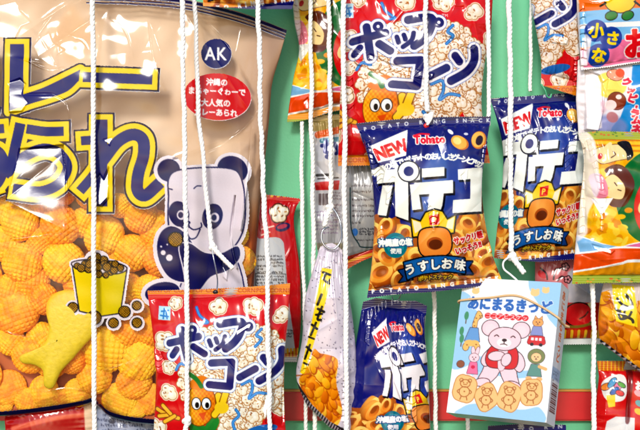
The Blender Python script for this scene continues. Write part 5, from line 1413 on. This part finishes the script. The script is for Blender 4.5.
def build_box():
    W_, H_, D_ = 97.9, 133.5, 31.0
    # front corner axes
    R = Matrix.Rotation(radians(2.06), 4, 'Y') @ Matrix.Rotation(radians(25.19), 4, 'Z').inverted() @ Matrix.Rotation(radians(-15.7), 4, 'X')
    Rn = np.array(R.to_3x3())
    f = fac(88)
    org = np.array([141.06, -82.0, -61.17])        # top left front corner in mm
    loc = tuple(org / 1000)
    root = empty('biscuit_box', loc, 'pale blue and white card box of animal biscuits, leaning, held by a rubber band', 'box')

    def face(name, art, o, ex, ey, w, h, aw, ah, n, mat=CARD, step=.5, bow=.5):
        nu, nv = max(4, int(w / step)), max(4, int(h / step))
        U, V = np.meshgrid(np.linspace(0, 1, nu), np.linspace(0, 1, nv))
        b = bow * np.sin(pi * U) * np.sin(pi * V) + .12 * np.sin(U * 9 + V * 5) * np.sin(pi * U) * np.sin(pi * V)
        L = np.array(o)[None, None] + U[..., None] * np.array(ex) * w + V[..., None] * np.array(ey) * h + b[..., None] * np.array(n)
        co = (L.reshape(-1, 3) @ Rn.T) / 1000
        if art is not None:
            rgb, ids = art.sample(U * aw, V * ah); names = list(art.names); names[0] = name; fid = ids[:-1, :-1].ravel()
        else:
            rgb = np.empty(U.shape + (3,)); rgb[:] = np.array((214, 224, 224)) / 255; names = [name]; fid = np.zeros((nv - 1) * (nu - 1), int)
        split_parts(root, co, grid_quads(nu, nv).reshape(-1, 4), rgb.reshape(-1, 3), fid, names, {'*': mat}, (0, 0, 0))
    # local frame: x right, z up, y into the picture
    fr, sd = art_box(), art_box_side()
    face('front_panel', fr, (0, 0, 0), (1, 0, 0), (0, 0, -1), W_, H_, 96, 140, (0, -1, 0))
    face('side_panel', sd, (W_, 0, 0), (0, 1, 0), (0, 0, -1), D_, H_, 26, 140, (1, 0, 0))
    face('side_panel', None, (0, D_, 0), (0, -1, 0), (0, 0, -1), D_, H_, 1, 1, (-1, 0, 0), step=4)
    face('back_panel', None, (W_, D_, 0), (-1, 0, 0), (0, 0, -1), W_, H_, 1, 1, (0, 1, 0), step=4)
    face('top_panel', None, (0, D_, 0), (1, 0, 0), (0, -1, 0), W_, D_, 1, 1, (0, 0, 1), step=4)
    face('bottom_panel', None, (0, 0, -H_), (1, 0, 0), (0, 1, 0), W_, D_, 1, 1, (0, 0, -1), step=4)

    def w(x, y, z): return (Rn @ np.array([x, y, z], float)) + org
    # rubber band round the upper part of the box
    pts = [w(-.7, -.9, -24), w(30, -1.4, -19), w(56, -1.6, -15.5), w(80, -1.5, -24), w(W_ + .4, -.9, -34), w(W_ + .9, 8, -35.5), w(W_ + .9, D_ * .7, -36), w(W_ + .3, D_ + .8, -36), w(W_ * .5, D_ + 1, -30), w(-.4, D_ + .8, -26), w(-.9, D_ * .5, -25)]
    P = np.array(sm([tuple(p) for p in pts], 10, True))
    loc2 = tuple(P[0] / 1000)
    o = bpy.data.objects.new('rubber_band', None)
    bpy.data.objects.remove(o)
    co, q, t, _ = tube(P, 1.05, 8, closed=True)
    me = fast_mesh('rubber_band', co / 1000 - np.array(loc2), quads=q, tris=None); me.materials.append(plain_mat('tan_rubber', (218, 178, 128), .5))
    ob = bpy.data.objects.new('rubber_band', me); ob.location = loc2; C.objects.link(ob)
    tag(ob, 'tan rubber band stretched round the top of the biscuit box', 'rubber band')
    return w


BW = build_box()

# ---------------------------------------------------------------- strings
string('straight white string over the far left of the big cracker bag', [(92.5, -90, 84), (93.5, 200, 84), (94.5, 520, 84)], 1, scale=1.06)
string('white string crossing the red oval and panda, leftmost of those over the panda', [(180.5, -90, 122), (184, 120, 122), (187, 300, 122), (187, 420, 123)], 2, knot=(187, 421, 124), tail=[(187, 421, 124), (184, 434, 125), (178, 520, 125)])
string('white string ending in a knot with a loose end on the panda', [(191, -90, 84), (199, 120, 84), (209, 220, 84), (212, 246, 85)], 3, knot=(213, 247, 86), tail=[(213, 247, 86), (222, 257, 88), (233, 268.5, 88)], scale=.95)
string('white string along the right edge of the big cracker bag and over lower popcorn bag', [(256.5, -90, 122), (260.5, 120, 122), (267, 260, 122), (271, 520, 122)], 4)
string('thin white string against the green wall right of the red packet', [(301.5, 122, 20), (302.5, 250, 24), (305, 330, 30), (306, 520, 34)], 5, scale=.9)
string('white string over the narrow cracker packet, running down behind the speckled packet', [(309.5, -90, 44), (311.5, 120, 44), (313.5, 240, 44), (316, 520, 40)], 6, scale=.98)
string('white string knotted above the steel ring of the speckled packet', [(327.5, -90, 48), (330.5, 120, 48), (331, 205, 50)], 7, knot=(330, 208, 51), tail=[(330, 208, 51), (327, 217, 53), (323.5, 227, 53)])
string('long white string down the left edge of the top popcorn bag to the bottom', [(342.5, -90, 88), (344.5, 160, 88), (347.5, 520, 88)], 8, scale=1.06)
string('white string over the top popcorn bag, tied to the frontmost navy bag', [(424.5, -90, 94), (426.5, 112, 98)], 9, knot=(427.5, 118, 98), scale=1.0)
string('white string hanging below the frontmost navy bag against the green wall', [(434, 285, 46), (435, 360, 42), (436, 520, 40)], 10, scale=.95)
string('white string along the right edge of the top popcorn bag', [(487, -90, 86), (488.5, 60, 86), (489, 126, 85)], 11, scale=.92)
string('thick white string over the right navy bag, knotted above the biscuit box', [(508.5, -90, 84), (510.5, 120, 84), (511, 252, 86)], 12, knot=(512.5, 257, 86), tail=[(513, 258, 87), (518, 265, 88), (524, 273, 88)], scale=1.12)
string('thin white string against the green wall left of the sideways popcorn bag', [(531, -90, 44), (530.5, 92, 46)], 13, scale=.8)
string('white string under the right cracker packet beside the golden chips', [(593, 281, 84), (593.5, 360, 84), (594.5, 520, 84)], 14, scale=1.05)
string('short white string below the biscuit box at the bottom edge', [(467.5, 412, 40), (468, 520, 40)], 15, scale=.95)


# ---------------------------------------------------------------- wires, hooks and small fittings
def wire(name, label, cat, pts, r, mat, n=8, closed=False, group=None):
    P = np.array(sm([tuple(p) for p in px3(pts)], n, closed)); loc = tuple(P[0] / 1000)
    co, q, t, _ = tube(P, r, 8, closed=closed)
    me = fast_mesh(name, co / 1000 - np.array(loc), quads=q, tris=t); me.materials.append(mat)
    o = bpy.data.objects.new(name, me); o.location = loc; C.objects.link(o); return tag(o, label, cat, group)


wire('steel_hook', 'bent steel wire ring holding the twisted speckled packet', 'hook', [(331, 206, 52), (337, 214, 56), (341, 226, 60), (341, 240, 66), (334, 249, 68), (326, 247, 68), (321.5, 239, 67), (323, 230, 66), (329, 227, 64)], .95, STEEL)
wire('wire_hook', 'white s shaped wire hook between the knotted string and the biscuit box', 'hook', [(509, 257, 90), (503.5, 262, 92), (504, 269, 94), (511, 275, 97), (518, 282, 99), (520, 292, 100), (517.5, 298, 100), (512.5, 299, 99)], 1.0, WHITEWIRE)
wire('wire_hook', 'thin steel wire hook at the top of the low crumpled navy bag', 'hook', [(399, 286, 68), (401, 292, 72), (399, 299, 78), (394, 301, 79), (392, 297, 76)], .6, STEEL)
wire('wire_hook', 'thin steel wire on the lower popcorn bag below the knot on the panda', 'hook', [(212, 250, 88), (214, 260, 90), (216, 270, 96), (217.5, 280, 106), (217, 290, 112)], .7, STEEL)
E2 = plain_mat('black_plastic', (24, 22, 26), .35); RP = plain_mat('red_plastic', (214, 40, 44), .35); GP = plain_mat('green_plastic', (70, 170, 120), .4)


def bead(name, label, cat, c, r, mat, sq=(1, .7, 1)):
    import bmesh
    bm = bmesh.new(); bmesh.ops.create_uvsphere(bm, u_segments=20, v_segments=12, radius=1)
    for v in bm.verts:
        k = 1 + .08 * sin(v.co.x * 5 + v.co.z * 3); v.co = (v.co.x * r * sq[0] * k / 1000, v.co.y * r * sq[1] / 1000, v.co.z * r * sq[2] * k / 1000)
    me = bpy.data.meshes.new(name); bm.to_mesh(me); bm.free(); me.materials.append(mat)
    for p in me.polygons: p.use_smooth = True
    o = bpy.data.objects.new(name, me); o.location = at(*c); C.objects.link(o); return tag(o, label, cat)


bead('bead', 'small black bead at the top seal of the lower popcorn bag', 'bead', (215.5, 292, 112), 2.4, E2, (1.1, .7, .8))
bead('tag_ring', 'small red plastic tag where the string meets the frontmost navy bag', 'tag', (426.5, 125.5, 97), 2.8, RP, (1, .5, .9))
wire('cord_loop', 'short white cord loop tied from the string through the frontmost navy bag', 'cord', [(427.5, 116, 99), (432, 113, 100), (431, 119, 100), (427, 125, 101)], 1.3, CORD)
wire('wire_clip', 'small green wire clip at the foot of the sideways popcorn bag', 'clip', [(541, 84, 78), (545, 90, 79), (547, 96, 78), (550, 97.5, 77), (551.5, 94, 76)], .8, GP)
